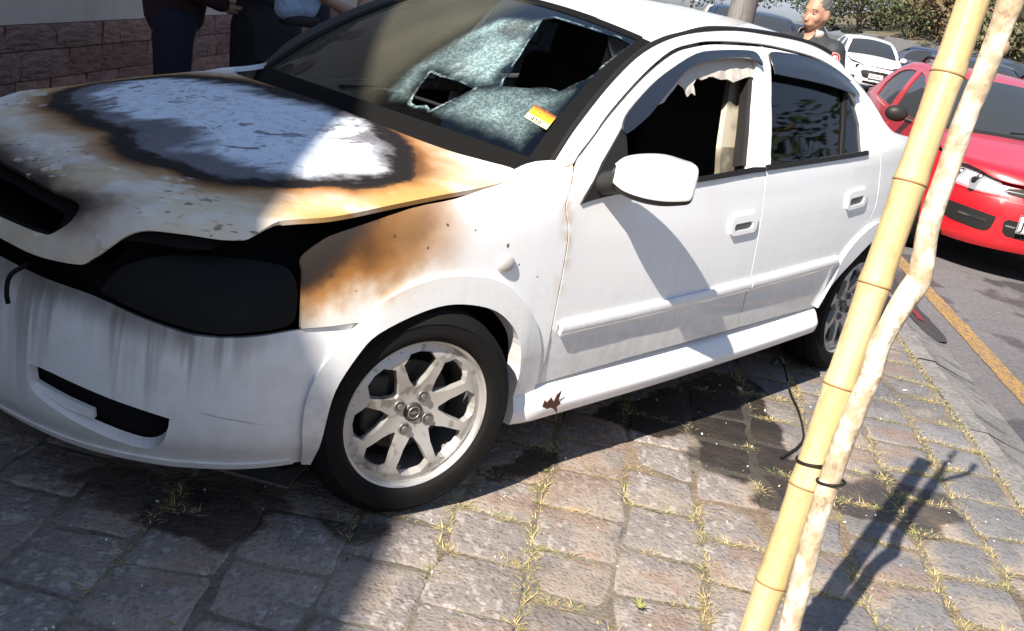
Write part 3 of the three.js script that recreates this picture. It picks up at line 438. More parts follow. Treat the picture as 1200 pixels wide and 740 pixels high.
const bumpTex = colourTex(1024, 512, (a, b) => { // u 0..1.3, y .14.. .66
  const u = a * 1.3, y = .14 + b * .52, n = fbm(u * 6, y * 6, 4), f = fbm(u * 30, y * 30, 3); let k = .76 + .05 * (n - .5), c = [k, k, k * .99];
  const yt = herm([0, .2, .35, .49, .62, .73, .85, .95, 1.1], [.60, .604, .595, .586, .557, .536, .544, .564, .573], u), run = fbm(u * 46, y * 2.2, 3), len = .05 + .36 * sm(.25, .8, .6 * vn(u * 30, 3.3) + .4 * vn(u * 95, 8.1)) * sm(.95, .5, u);
  const dd = yt - y; c = mix3(c, [.20, .175, .15], sm(len, 0, dd) * (.28 + .48 * sm(.38, .62, run)) * sm(1.0, .78, u)); c = mix3(c, [.10, .08, .065], sm(.075 + .03 * (n - .5), .0, dd) * .85 * sm(.85, .55, u)); c = mix3(c, [.5, .46, .4], .16 * sm(.4, .7, f));
  const scr = sm(.0022, .0008, Math.abs(y - (.345 - .16 * (u - .78) + .010 * (fbm(u * 14, 2, 2) - .5)))) * sm(.74, .78, u) * sm(.93, .86, u) * .6; c = mix3(c, [.12, .12, .12], scr);
  return c;
}, false);
const bumpUV = (u, y) => [u / 1.3, (y - .14) / .52];
const M_BUMPER = new THREE.MeshPhysicalMaterial({ map: bumpTex, roughness: .5, clearcoat: .3, clearcoatRoughness: .25, side: THREE.DoubleSide });
const M_TRIM = coal(.012, .6, { specularIntensity: .5 }), M_CHAR = coal(.008, .95), M_PLASTIC = coal(.018, .5, { specularIntensity: .6 });
const M_TINT = phys(.10, .11, .115, .03, { transmission: 1, thickness: 0, ior: 1.5 });

// --- hood, buckled by the fire and standing off the fenders ---
{
  const buckle = (s, z) => { const p = hood(s, z); const d = pdist(s, z, BURN); p[1] += .006 * (fbm(s * 5, z * 5, 3) - .5) * sm(-.05, .1, d) + .0035 * (fbm(s * 3 + 8, z * 3, 2) - .5); return p; };
  const half = [[.036, 0], [.035, .12], [.033, .211], [.028, .317], [.042, .42], [.061, .445], [.104, .478], [.130, .501], [.146, .533], [.153, .594], [.158, .656], [.193, .683], [.40, .706], [.649, .727], [.921, .745], [1.084, .752], [1.20, .742], [1.276, .698], [1.235, .62], [1.195, .54], [1.17, .40], [1.165, .2], [1.172, 0]];
  const c1 = sp(half, 4), outline = [...c1, ...c1.slice(1, -1).reverse().map(([s, z]) => [s, -z])];
  const g1 = sp(GRILLE, 3), gh = [...g1, ...g1.slice(1, -1).reverse().map(([s, z]) => [s, -z])];
  const hd = part('hood', panel(buckle, outline, { holes: [gh], cell: .028, t: .013, s: -1, uv: hoodUV }), M_HOOD);
  // under the hood: burnt engine, slam panel
  const eb = part('engine_bay', merge([box(.62, .40, 1.0, -.20, .54, 0, .04), box(.10, .26, .76, -.62, .50, 0, .03), box(.25, .08, .5, -.1, .76, -.1, .03), box(.5, .36, .22, -.10, .58, .50, .03)]), M_CHAR);
  const ins = part('hood_liner', panel((s, z) => { const p = hood(s, z); p[1] -= .035; return p; }, outline.map(([s, z]) => [clamp(s, .1, 1.15), z * .93]), { holes: [gh.map(([s, z]) => [clamp(s, .12, .2), z * .9])], cell: .08, t: 0, s: -1 }), M_CHAR);
  part('firewall', box(.06, .5, 1.3, .34, .66, 0, .02), M_CHAR);
  const cowl = []; for (let i = 0; i <= 40; i++) { const a = -1.03 + 2.06 * i / 40; const p = wsMap(.006)(a, -.085), q = wsMap(.004)(a, .02); cowl.push([p, [lerp(p[0], q[0], .5), lerp(p[1], q[1], .5) + .004, lerp(p[2], q[2], .5)], q]); }
  part('cowl', skin(cowl), coal(.005));
}
// --- front bumper ---
{
  const top = [[0, .604], [.12, .605], [.196, .604], [.346, .595], [.488, .586], [.616, .557], [.732, .536], [.846, .544], [.954, .564], [1.04, .571], [1.118, .574]];
  const bot = [[1.05, .180], [.866, .166], [.694, .157], [.467, .165], [.3, .178], [.171, .19], [0, .195]];
  const outer = [[1.10, .56], [1.07, .50], [1.05, .40], [1.048, .30], [1.05, .19]];
  const half = [...sp(top, 4), ...sp(outer, 3), ...sp(bot, 3)];
  const mouth = sp([[.335, .374], [.345, .385], [.403, .382], [.55, .352], [.675, .326], [.688, .318], [.684, .285], [.674, .25], [.650, .222], [.615, .213], [.57, .222], [.525, .237], [.44, .272], [.353, .312], [.338, .34], [.335, .374]], 2).slice(0, -1);
  const um = [[0, .375], [.20, .375], [.235, .36], [.235, .26], [.20, .245], [0, .245]];
  const map = side(bprof);
  const A = panel(map, half, { holes: [mouth], cell: .03, t: .03, uv: bumpUV });
  const bp = part('front_bumper', merge([A, mirror(A)]), M_BUMPER);
  // recesses behind the mouths
  const rec = panel(side(bprof, -.045), [[.30, .40], [.60, .375], [.70, .34], [.70, .23], [.60, .20], [.45, .24], [.30, .29]], { cell: .05, t: 0 });
  both('intake_recess', rec, M_CHAR, bp);
  // torn white scrap and mesh bar in the mouth
  both('intake_blade', panel(side(bprof, -.018), [[.34, .335], [.50, .300], [.50, .275], [.43, .285], [.345, .318]], { cell: .04, t: .012 }), M_WHITE, bp);
  const um2 = panel(side(bprof, .003), [[-.0, .33], [.14, .33], [.14, .42], [0, .42]], { cell: .05, t: .006 });
  part('plate_holder', merge([um2, mirror(um2)]), M_TRIM, bp);
  // melted cable hanging from the slam panel
  part('melted_hose', tube([[-.80, .62, .30], [-.845, .60, .315], [-.855, .56, .325], [-.853, .54, .33]], .0055, 16, 6), M_CHAR, bp);
  const lipS = panel(side(bprof, .006), [[0, .20], [.171, .205], [.467, .185], [.694, .178], [.866, .185], [1.0, .195], [1.02, .178], [.866, .166], [.694, .157], [.467, .165], [.171, .19], [0, .195]], { cell: .04, t: .02, uv: bumpUV });
  both('bumper_lip', lipS, M_BUMPER, bp);
}
// --- headlights, blackened ---
{
  const out = sp([[.497, .597], [.515, .632], [.555, .668], [.648, .700], [.787, .711], [.905, .706], [.945, .690], [.960, .660], [.960, .620], [.944, .575], [.85, .553], [.751, .543], [.625, .563], [.54, .585], [.497, .597]], 4).slice(0, -1);
  const lens = panel(side(hprof, -.004), out, { cell: .03, t: .05 });
  both('headlight', lens, coal(.007, .45, { specularIntensity: .3, map: colourTex(256, 128, (u, v) => { const n = fbm(u * 9, v * 3, 4), k = .7 + .9 * sm(.45, .7, n); return [k, k, k]; }), bumpMap: greyTex(128, 128, (u, v) => fbm(u * 8, v * 8, 4)), bumpScale: .004 }));
  const hs = panel(side(hprof, -.07), [[.42, .56], [.52, .70], [.70, .76], [.98, .77], [1.0, .58], [.75, .53], [.55, .55]], { cell: .05, t: 0 });
  both('headlight_housing', hs, M_CHAR);
}
// --- fender, flares, arch liner ---
const FL = [[1.036, .182], [1.0, .30], [.998, .40], [1.031, .485], [1.103, .566], [1.181, .638], [1.304, .681], [1.444, .684], [1.571, .652], [1.688, .561], [1.758, .462], [1.782, .36], [1.786, .30]];
const AR = [[1.060, .181], [1.056, .31], [1.068, .411], [1.116, .499], [1.171, .554], [1.291, .599], [1.394, .612], [1.51, .593], [1.59, .554], [1.656, .484], [1.685, .401], [1.692, .33], [1.692, .30]];
{
  const flU = sp(FL, 4).filter(p => p[1] > .575 || p[0] > 1.3);
  const fo = [...sp([[.960, .705], [.955, .738], [1.0, .775], [1.057, .798], [1.257, .849], [1.402, .872], [1.55, .905], [1.60, .920], [1.645, .934], [1.80, .960], [1.850, .957]], 3), ...sp([[1.848, .950], [1.789, .866], [1.791, .829], [1.806, .763], [1.796, .558], [1.797, .45], [1.801, .316]], 4), [1.775, .318], ...flU.reverse().map(([u, y]) => [1.39 + (u - 1.39) * .965, .30 + (y - .30) * .965]), [1.115, .581], [.968, .571]];
  both('fender', panel(side(), fo, { cell: .03, t: .018, uv: sideUV }), new THREE.MeshPhysicalMaterial({ map: sideTex, roughness: .62, specularIntensity: .45, clearcoat: .08, clearcoatRoughness: .3, side: THREE.DoubleSide }));
  const bulge = (u, y) => .003 + .009 * sm(1.80, 1.66, u);
  const ring = [...sp(FL, 4), ...sp(AR, 4).reverse()];
  const fl = both('arch_flare', panel(side((u, x, y) => lerp(bprof(u, x, y), prof(u, x, y), sm(1.0, 1.2, u)), bulge), ring, { cell: .025, t: .05, uv: sideUV }), M_PAINT);
  // rear
  const RFL = [[3.50, .372], [3.552, .575], [3.674, .652], [3.80, .70], [3.893, .716], [4.03, .716], [4.18, .665], [4.30, .565], [4.36, .44], [4.37, .27]], RAR = [[3.484, .372], [3.537, .462], [3.60, .51], [3.677, .552], [3.78, .605], [3.865, .637], [3.96, .646], [4.07, .627], [4.20, .545], [4.275, .43], [4.30, .27]];
  both('arch_flare', panel(side(prof, .012), [...sp([[3.497, .372], [3.545, .50], [3.575, .58], [3.674, .652], [3.80, .70], [3.893, .716], [4.03, .716], [4.18, .665], [4.30, .565], [4.36, .44], [4.37, .27]], 4), ...sp(RAR, 4).reverse()], { cell: .025, t: .05, uv: sideUV }), M_PAINT);
  // dark liners: half drums around the wheels
  for (const [cx, y] of [[.04, .30], [2.62, .31]]) { const g = new THREE.CylinderGeometry(.345, .345, .24, 40, 1, true, -Math.PI * .62, Math.PI * 1.24); g.rotateX(-Math.PI / 2); g.translate(cx, y, .58); const e = new THREE.CircleGeometry(.345, 40); e.translate(cx, y, .46); both('arch_liner', merge([g, e]), M_BLACK); }
  // side repeater lamp
  both('side_repeater', (() => { const g = new THREE.SphereGeometry(1, 24, 16); g.scale(.033, .024, .016); g.translate(...side()(1.571, .704)); return g; })(), phys(.42, .40, .38, .25, { clearcoat: .6 }));
}
// --- doors ---
const DF_F = [[1.808, .316], [1.803, .45], [1.802, .558], [1.812, .763], [1.797, .829], [1.795, .866], [1.852, .950]], DF_T = [[1.852, .950], [1.884, .988], [1.928, 1.034], [2.015, 1.098], [2.2, 1.205], [2.379, 1.281], [2.517, 1.31], [2.656, 1.327], [2.891, 1.338], [2.933, 1.339]], DF_B = [[2.936, 1.33], [2.884, 1.136], [2.842, .951], [2.846, .88], [2.841, .767], [2.839, .6], [2.851, .45], [2.868, .366]];
const dloF = [[1.862, .872], [1.95, .968], [2.051, 1.062], [2.089, 1.106], [2.212, 1.175], [2.331, 1.227], [2.5, 1.282], [2.655, 1.303], [2.846, 1.318], [2.895, 1.31], [2.884, 1.262], [2.818, 1.134], [2.757, .953], [2.42, .926], [2.059, .895]];
const dloR = [[2.992, 1.305], [3.02, 1.323], [3.12, 1.325], [3.249, 1.322], [3.38, 1.308], [3.48, 1.280], [3.56, 1.240], [3.61, 1.19], [3.645, 1.104], [3.641, 1.009], [2.888, .961], [2.937, 1.165]];
const doorOff = (u, y) => -.004 * sm(.5, .46, y - .035 * (u - 1.8)); // the skin steps in under the moulding
{
  const bottom = [[2.868, .366], [2.55, .356], [2.23, .344], [2.0, .329], [1.808, .316]];
  const o = [...sp(DF_F, 4), ...sp(DF_T, 4).slice(1), ...sp(DF_B, 4), ...bottom.slice(1, -1)];
  const fds = both('front_door', panel(side(prof, doorOff), o, { holes: [dloF], cell: .035, t: .03, uv: sideUV }), M_PAINT);
  const o2 = [...sp([[2.874, .366], [2.857, .45], [2.845, .6], [2.847, .767], [2.852, .88], [2.848, .951], [2.890, 1.136], [2.942, 1.33]], 4), ...sp([[2.942, 1.340], [3.081, 1.339], [3.332, 1.324], [3.485, 1.292], [3.60, 1.248], [3.69, 1.18], [3.745, 1.09], [3.79, 1.0], [3.812, .94], [3.816, .895], [3.813, .774], [3.736, .70], [3.68, .658], [3.575, .582], [3.540, .48], [3.497, .372]], 4), [3.2, .372]];
  const rds = both('rear_door', panel(side(prof, doorOff), o2, { holes: [dloR], cell: .035, t: .03, uv: sideUV }), M_PAINT);
  fds.forEach((d, i) => {
    const add = (n, g, m) => part(n, i ? mirror(g) : g, m, d), addR = (n, g, m) => part(n, i ? mirror(g) : g, m, rds[i]);
    add('door_panel', panel(side(prof, -.07), [[1.85, .36], [2.82, .40], [2.80, .90], [1.85, .86]], { cell: .08, t: 0 }), M_CHAR);
    addR('door_panel', panel(side(prof, -.07), [[2.9, .40], [3.45, .40], [3.70, .70], [3.70, .94], [2.88, .92]], { cell: .08, t: 0 }), M_CHAR);
    add('mirror_sail', panel(side(prof, .006), sp([[1.850, .858], [1.95, .966], [2.052, 1.066], [2.066, 1.06], [2.066, .97], [2.068, .89], [2.0, .882], [1.90, .868], [1.850, .858]], 2).slice(0, -1), { cell: .03, t: .02 }), M_PLASTIC);
    add('belt_strip', panel(side(prof, .009), [[2.06, .884], [2.42, .913], [2.757, .938], [2.836, .942], [2.839, .956], [2.757, .956], [2.42, .930], [2.06, .902]], { cell: .04, t: .02 }), M_TRIM);
    addR('belt_strip', panel(side(prof, .009), [[2.852, .945], [3.25, .969], [3.645, .994], [3.668, .997], [3.668, 1.012], [3.64, 1.012], [3.25, .987], [2.852, .963]], { cell: .04, t: .02 }), M_TRIM);
    // smoked wind deflectors
    const visTop = [[2.052, 1.052], [2.05, 1.075], [2.089, 1.116], [2.212, 1.187], [2.331, 1.238], [2.5, 1.293], [2.655, 1.313], [2.846, 1.325], [2.900, 1.318], [2.908, 1.295]], visLow = [[2.898, 1.285], [2.86, 1.298], [2.80, 1.302], [2.63, 1.288], [2.45, 1.255], [2.296, 1.183], [2.165, 1.106]];
    const vo = base => (u, y) => .012 + .014 * sm(0, .05, base(u) - y);
    const topF = u => herm(visTop.slice(1, 9).map(p => p[0]), visTop.slice(1, 9).map(p => p[1]), u);
    add('wind_deflector', panel(side(prof, vo(topF)), [...sp(visTop, 3), ...sp(visLow, 3)], { cell: .02, t: .006 }), phys(.012, .014, .02, .22, { clearcoat: .5, clearcoatRoughness: .2 }));
    const vT = [[2.966, 1.262], [2.972, 1.305], [3.0, 1.330], [3.12, 1.334], [3.249, 1.331], [3.40, 1.315], [3.50, 1.290], [3.58, 1.258], [3.632, 1.225]], vL = [[3.625, 1.213], [3.50, 1.228], [3.35, 1.243], [3.2, 1.252], [3.05, 1.258]];
    const topR = u => herm(vT.slice(2).map(p => p[0]), vT.slice(2).map(p => p[1]), u);
    addR('wind_deflector', panel(side(prof, vo(topR)), [...sp(vT, 3), ...sp(vL, 3)], { cell: .02, t: .006 }), phys(.012, .014, .02, .22, { clearcoat: .5, clearcoatRoughness: .2 }));
    // rear windows, divided
    addR('window_glass', panel(side(prof, -.012), [[2.88, .955], [3.44, .985], [3.56, 1.30], [3.35, 1.33], [2.98, 1.335], [2.93, 1.165]], { cell: .05, t: .004 }), M_TINT);
    addR('quarter_glass', panel(side(prof, -.012), [[3.465, .985], [3.65, .995], [3.66, 1.11], [3.62, 1.22], [3.56, 1.28]], { cell: .05, t: .004 }), M_TINT);
    addR('window_divider', panel(side(prof, -.002), [[3.440, .985], [3.466, .987], [3.560, 1.262], [3.536, 1.27]], { cell: .04, t: .02 }), M_TRIM);
    if (i) add('window_glass', panel(side(prof, -.012), [[1.87, .87], [2.05, .885], [2.42, .918], [2.76, .945], [2.83, 1.134], [2.905, 1.32], [2.655, 1.31], [2.5, 1.29], [2.331, 1.236], [2.212, 1.185], [2.08, 1.105]], { cell: .05, t: .004 }), M_TINT);
    // door handles: raised frame, cup and paddle
    for (const [f, x0, y0, x1, y1, sk] of [[add, 2.642, .732, 2.808, .798, .06], [addR, 3.512, .786, 3.690, .858, .08]]) {
      const fr = part('door_handle', (g => i ? mirror(g) : g)(panel(side(prof, (u, y) => .010), rrect(x0, y0, x1, y1, .022, 5, sk), { holes: [rrect(x0 + .020, y0 + .014, x1 - .028, y1 - .026, .012, 4, sk)], cell: .015, t: .012, uv: sideUV })), M_PAINT, f === add ? d : rds[i]);
      f('handle_cup', panel(side(prof, .0018), rrect(x0 + .012, y0 + .008, x1 - .018, y1 - .018, .01, 4, sk), { cell: .03, t: 0 }), mat(.13, .13, .135, .6));
    }
    // side moulding, in two lengths
    const ml = (u, y) => .004 + .012 * Math.sqrt(clamp(1 - ((y - (.495 + (u - 1.823) * .045)) / .024) ** 2));
    const my = u => .495 + (u - 1.823) * .045;
    const strip2 = (a, b) => [...Array.from({ length: 20 }, (_, k) => [lerp(a, b, k / 19), my(lerp(a, b, k / 19)) - .020]), ...Array.from({ length: 20 }, (_, k) => [lerp(b, a, k / 19), my(lerp(b, a, k / 19)) + .020])];
    add('side_moulding', panel(side(prof, ml), strip2(1.826, 2.838), { cell: .012, t: .012, uv: sideUV }), M_PAINT);
    addR('side_moulding', panel(side(prof, ml), strip2(2.848, 3.535), { cell: .012, t: .012, uv: sideUV }), M_PAINT);
    // side mirror: swept housing on a black foot
    const ax = [[.578, .950, .855], [.600, .952, .875], [.64, .954, .91], [.685, .957, .95], [.725, .959, .988], [.744, .961, 1.006], [.750, .961, 1.012]], hh = [.028, .050, .064, .068, .060, .053, .030], dd = [.018, .045, .058, .062, .058, .05, .03];
    const tk = ax.map((_, k) => k / 6), fine = Array.from({ length: 25 }, (_, k) => k / 24), A3 = fine.map(t => [0, 1, 2].map(q => herm(tk, ax.map(v => v[q]), t))), H3 = fine.map(t => herm(tk, hh, t)), D3 = fine.map(t => herm(tk, dd, t));
    ax.splice(0, 9, ...A3); hh.splice(0, 9, ...H3); dd.splice(0, 9, ...D3);
    const dir = new THREE.Vector3(.187, 0, .172).normalize(), nx = new THREE.Vector3(dir.z, 0, -dir.x);
    const sec = (k, sgn0, sgn1, sc) => Array.from({ length: 49 }, (_, j) => { const a = lerp(sgn0, sgn1, j / 48), ca = Math.cos(a), sa = Math.sin(a), p = Math.pow(Math.abs(ca), .48) * Math.sign(ca) * dd[k] * sc, y = Math.pow(Math.abs(sa), .48) * Math.sign(sa) * hh[k] * sc; return [ax[k][0] + nx.x * p, ax[k][1] + .006 + y, ax[k][2] + nx.z * p]; });
    if (!i) add('mirror_housing', merge([skin([...ax.map((_, k) => sec(k, -.55, Math.PI + .55, 1)), sec(24, -.55, Math.PI + .55, .02)])]), M_WHITE);
    if (!i) add('mirror_base', merge([skin(ax.map((_, k) => sec(k, Math.PI + .50, 2 * Math.PI - .50, 1.035))), blob([[[.625, .915, .79], [.632, .94, .87], .032, .036], [[.60, .90, .79], [.60, .93, .85], .022, .022]], .03, .008)]), M_PLASTIC);
  });
  // torn door lining hanging in the empty front window, charred pillar trim
  const rag = [[2.07, 1.05], [2.11, 1.058], [2.16, 1.088], [2.20, 1.098], [2.25, 1.135], [2.294, 1.148], [2.345, 1.172], [2.401, 1.193], [2.425, 1.188], [2.437, 1.165], [2.451, 1.178], [2.468, 1.168], [2.482, 1.176], [2.485, 1.20], [2.512, 1.214], [2.545, 1.205], [2.57, 1.215], [2.582, 1.238], [2.62, 1.226], [2.649, 1.222], [2.695, 1.232], [2.735, 1.228], [2.774, 1.236], [2.82, 1.228], [2.85, 1.24], [2.878, 1.236], [2.90, 1.30], [2.846, 1.325], [2.655, 1.308], [2.5, 1.285], [2.331, 1.23], [2.212, 1.178], [2.089, 1.108]];
  for (const p of rag.slice(1, 24)) { p[1] += .022 * (h2(Math.round(p[0] * 900), 5) - .62); p[0] += .014 * (h2(Math.round(p[0] * 700), 9) - .5); }
  part('torn_lining', panel(side(prof, (u, y) => -.016 + .010 * (fbm(u * 26, y * 26, 3) - .5)), rag, { cell: .014, t: .004 }), mat(.50, .46, .41, .9, { bumpMap: greyTex(128, 128, (u, v) => vn(u * 60, v * 60)), bumpScale: .002 }), fds[0]);
  part('window_channel', panel(side(prof, -.02), [[2.715, .955], [2.757, .955], [2.818, 1.134], [2.884, 1.262], [2.87, 1.275], [2.80, 1.16], [2.765, 1.08]], { cell: .03, t: .03 }), M_TRIM, fds[0]);
  const pt = panel(side(prof, -.075), sp([[2.66, .90], [2.69, 1.0], [2.735, 1.10], [2.79, 1.19], [2.84, 1.25], [2.95, 1.28], [2.90, 1.1], [2.86, .9]], 3), { cell: .04, t: .02 });
  both('pillar_trim', pt, mat(.52, .46, .34, .85, { map: colourTex(128, 256, (u, v) => { const n = fbm(u * 6, v * 10, 4); const k = sm(.40, .62, n + .25 * v); return mix3([1, 1, 1], [.06, .05, .045], k * .8); }) }));
}
// --- sills ---
{
  const yb = u => .207 + (u - 1.72) * .035, yt = u => lerp(.311, .366, (u - 1.80) / 1.69);
  const rows = []; for (let i = 0; i <= 48; i++) { const u = lerp(1.70, 3.497, i / 48), b = yb(u), t = yt(u), e = 1 - .6 * sm(.06, 0, u - 1.70) - .3 * sm(.04, 0, 3.497 - u); rows.push([[-.03, t + .004], [-.006, t - .002], [.006 * e, t - .012], [.016 * e, t - .020], [.038 * e, t - .05], [.042 * e, t - .06], [.036 * e, b + .012], [.022 * e, b], [-.02, b - .004], [-.12, b - .004]].map(([o, y]) => { const [x, z, nx, nz] = plan(u); return [x + nx * (o - .012), y, z + nz * (o - .012)]; })); }
  const caps = [rows[0], rows[rows.length - 1]].map(r => { const P = []; for (let k = 1; k < r.length - 1; k++) P.push(...r[0], ...r[k], ...r[k + 1]); return raw(P, null, new Array(P.length / 3 * 2).fill(0)); });
  const [L] = both('side_sill', merge([skin(rows), ...caps]), phys(.78, .775, .76, .45, { clearcoat: .5, clearcoatRoughness: .15 }));
  // rusty tear in the sill beside the front wheel
  const tear = panel((u, y) => { const [x, z, nx, nz] = plan(u); return [x + nx * .030, y, z + nz * .030]; }, [[1.795, .262], [1.80, .282], [1.812, .272], [1.828, .286], [1.842, .268], [1.850, .29], [1.868, .301], [1.862, .272], [1.875, .258], [1.86, .25], [1.868, .228], [1.85, .244], [1.832, .252], [1.815, .25], [1.806, .258]], { cell: .03, t: .003 });
  part('rust_tear', tear, mat(.07, .025, .015, .9), L);
  part('underbody', merge([box(3.3, .08, 1.30, 1.55, .245, 0, .02), box(.5, .10, .9, -.36, .29, 0, .03)]), M_BLACK);
}
// --- roof, pillars, glass ---
{
  const fr = Array.from({ length: 21 }, (_, k) => { const a = -1.04 + 2.08 * k / 20; return [1.03 + .055 * a * a, .53 * a]; }), re = Array.from({ length: 21 }, (_, k) => { const a = 1 - 2 * k / 20; return [2.37 - .1 * a * a, .55 * a]; });
  part('roof', panel(roof, [...fr, ...re], { cell: .05, t: .02, s: -1 }), M_WHITE);
  const G = [[1.856, .960], [1.884, .997], [1.928, 1.043], [2.013, 1.108], [2.197, 1.214], [2.376, 1.290], [2.515, 1.319], [2.655, 1.336], [2.891, 1.347], [3.081, 1.347], [3.333, 1.332], [3.488, 1.301], [3.605, 1.262]];
  const wsE = b => wsMap(.004)(1.045, b), rE = x => { const p = roof(x, .553); return p; };
  const Dl = [wsE(-.07), wsE(.02), wsE(.10), wsE(.24), wsE(.52), wsE(.80), rE(1.10), rE(1.26), rE(1.5), rE(1.7), rE(1.95), rE(2.12), rE(2.26)];
  const g3 = sp(G.map(([u, y]) => side()(u, y)), 4), d3 = sp(Dl, 4);
  const rows = g3.map((p, i) => { const q = d3[i]; return [0, .06, .25, .5, .75, .94, 1].map(t => { const b = .016 * Math.sin(Math.PI * t); const o = [lerp(p[0], q[0], t) - b * .35, lerp(p[1], q[1], t) + b * .7, lerp(p[2], q[2], t) + b * .6]; return o; }); });
  const inner = rows.map(r => [[r[0][0], r[0][1] - .004, r[0][2] - .04], ...r]);
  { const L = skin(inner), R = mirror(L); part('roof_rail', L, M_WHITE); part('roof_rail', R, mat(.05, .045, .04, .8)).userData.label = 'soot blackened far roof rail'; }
  both('roof_moulding', tube(sp([[...wsE(-.02)], wsE(.25), wsE(.55), wsE(.82), rE(1.09), rE(1.2), rE(1.35), rE(1.6), rE(1.9), rE(2.15), rE(2.27)], 4).map(p => [p[0], p[1] + .003, p[2]]), .011, 80, 8), M_TRIM);
  // windshield surround
  const sur = (a0, a1, b0, b1) => panel(wsMap(.003), [[a0, b0], [a1, b0], [a1, b1], [a0, b1]], { cell: .05, t: .01 });
  part('windshield_seal', merge([sur(.955, 1.04, -.07, 1.0), sur(-1.04, -.955, -.07, 1.0), sur(-.955, .955, .965, 1.02), sur(-.955, .955, -.075, .012)]), coal(.0045, .75));
  // broken laminated glass with two holes
  const h1 = [[.233, .269], [.30, .262], [.40, .270], [.514, .259], [.49, .20], [.46, .14], [.428, .082], [.39, .098], [.35, .078], [.309, .085], [.285, .13], [.262, .19]];
  const h2 = [[.363, .853], [.40, .89], [.55, .895], [.733, .905], [.85, .92], [.945, .91], [.95, .824], [.945, .70], [.94, .564], [.905, .47], [.875, .406], [.80, .40], [.74, .36], [.68, .34], [.623, .322], [.60, .36], [.585, .43], [.56, .48], [.543, .533], [.50, .62], [.44, .74]];
  const glassO = [[-.96, .005], [.96, .005], [.96, .972], [-.96, .972]];
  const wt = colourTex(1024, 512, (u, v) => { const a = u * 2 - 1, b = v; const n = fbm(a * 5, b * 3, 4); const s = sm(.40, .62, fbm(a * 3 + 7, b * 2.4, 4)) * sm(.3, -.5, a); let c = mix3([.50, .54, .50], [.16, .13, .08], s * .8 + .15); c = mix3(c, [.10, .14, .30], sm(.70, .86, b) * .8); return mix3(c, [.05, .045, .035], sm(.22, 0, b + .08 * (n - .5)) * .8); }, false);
  const gl = part('windshield', panel(wsMap(0), glassO, { holes: [h1, h2], cell: .06, t: .005, uv: (a, b) => [(a + 1) / 2, b] }), phys(1, 1, 1, .04, { map: wt, transmission: 1, thickness: 0, ior: 1.5 }));
  // craze of crushed glass: pale granules held by the film
  const Z1 = [[.155, .763], [.30, .80], [.392, .846], [.50, .60], [.569, .449], [.60, .33], [.514, .259], [.40, .27], [.222, .275], [.27, .15], [.295, .075], [.20, .055], [.13, .09], [.119, .338], [.108, .569]];
  const Z2 = [[.31, .06], [.43, .085], [.514, .262], [.623, .322], [.74, .36], [.875, .406], [.925, .45], [.93, .06], [.6, .04]];
  const cr = colourTex(1024, 512, (u, v) => {
    const a = u * 2 - 1, b = v, w = (fbm(a * 9, b * 5, 4) - .5) * .09; const X = a * .62, Y = b * .62;
    const d = Math.max(pdist(a + w, b + w, Z1), pdist(a + w, b + w, Z2)), [vd, ve, id] = voro(X * 150, Y * 150), [, ve2] = voro(X * 42 + 9, Y * 42);
    const n = fbm(a * 4 + 2, b * 4, 3), dens = clamp(sm(-.02, .09, d) * (.50 + .9 * sm(.36, .66, n)));
    const k = sm(.16, .04, ve), k2 = sm(.03, .0, ve2) * sm(.5, .6, n);
    let al = dens * (.45 + .35 * k + .25 * (id > .6 ? 1 : 0)); al = Math.max(al, k2 * sm(-.06, .02, d) * .4);
    const edge = Math.max(sm(.020, .004, Math.abs(pdist(a, b, h1))), sm(.016, .003, Math.abs(pdist(a, b, h2)))); al = Math.max(al, edge * (.1 + .7 * id) * sm(.25, .6, fbm(a * 16, b * 10 + 3, 2)));
    for (const L of [[[.62, .20], [.52, .15], [.42, .16], [.36, .13]]]) al = Math.max(al, sm(.0035, .001, ldist(a + .02 * (vn(a * 40, b * 40) - .5), b, L)) * .35);
    const film = .5 * sm(.22, -.05, a) * (.55 + .6 * (fbm(a * 3 + 4, b * 3, 4) - .3)); const fk = film * (1 - clamp(al)); al = clamp(al) + fk;
    const teal = .5 + .5 * id; const col = mix3([.20, .33, .34], [.46, .60, .60], teal * (.4 + .6 * k)); const soot = sm(.55, .72, fbm(a * 7 + 30, b * 4, 4)) * .75; return [...mix3(mix3(col, [.09, .08, .06], soot), [.17, .17, .125], fk / Math.max(al, .001)), clamp(al) * .92];
  }, false);
  mesh('crushed_glass', panel(wsMap(.004), glassO, { holes: [h1, h2], cell: .06, t: 0, uv: (a, b) => [(a + 1) / 2, b] }).translate(-CX, 0, 0), new THREE.MeshPhysicalMaterial({ map: cr, transparent: true, alphaTest: 0, roughness: .3, side: THREE.DoubleSide, bumpMap: greyTex(512, 256, (u, v) => { const [, e] = voro((u * 2 - 1) * .62 * 115, v * .62 * 115); return sm(0, .2, e); }, false), bumpScale: .002 }), gl);
  // licence sticker, charred
  const cv = document.createElement('canvas'); cv.width = 128; cv.height = 96; const x = cv.getContext('2d'); x.fillStyle = '#d9cfa0'; x.fillRect(0, 0, 128, 96); x.fillStyle = '#e0b21e'; x.fillRect(0, 34, 128, 26); x.fillStyle = '#8a3c12'; x.fillRect(0, 0, 128, 12); x.fillStyle = '#d98a1a'; x.fillRect(0, 12, 128, 24); x.fillStyle = '#5a2a10'; for (let i = 0; i < 7; i++) x.fillRect(8 + i * 16, 14 + (i % 3) * 5, 12, 3); x.fillStyle = '#15130f'; x.font = 'bold 34px sans-serif'; x.fillText('410', 30, 91);
  const stT = new THREE.CanvasTexture(cv); stT.colorSpace = THREE.SRGBColorSpace;
  const S0 = [.831, .197], Sx = [.952 - .831, .172 - .197], Sy = [.845 - .831 - .012, .072];
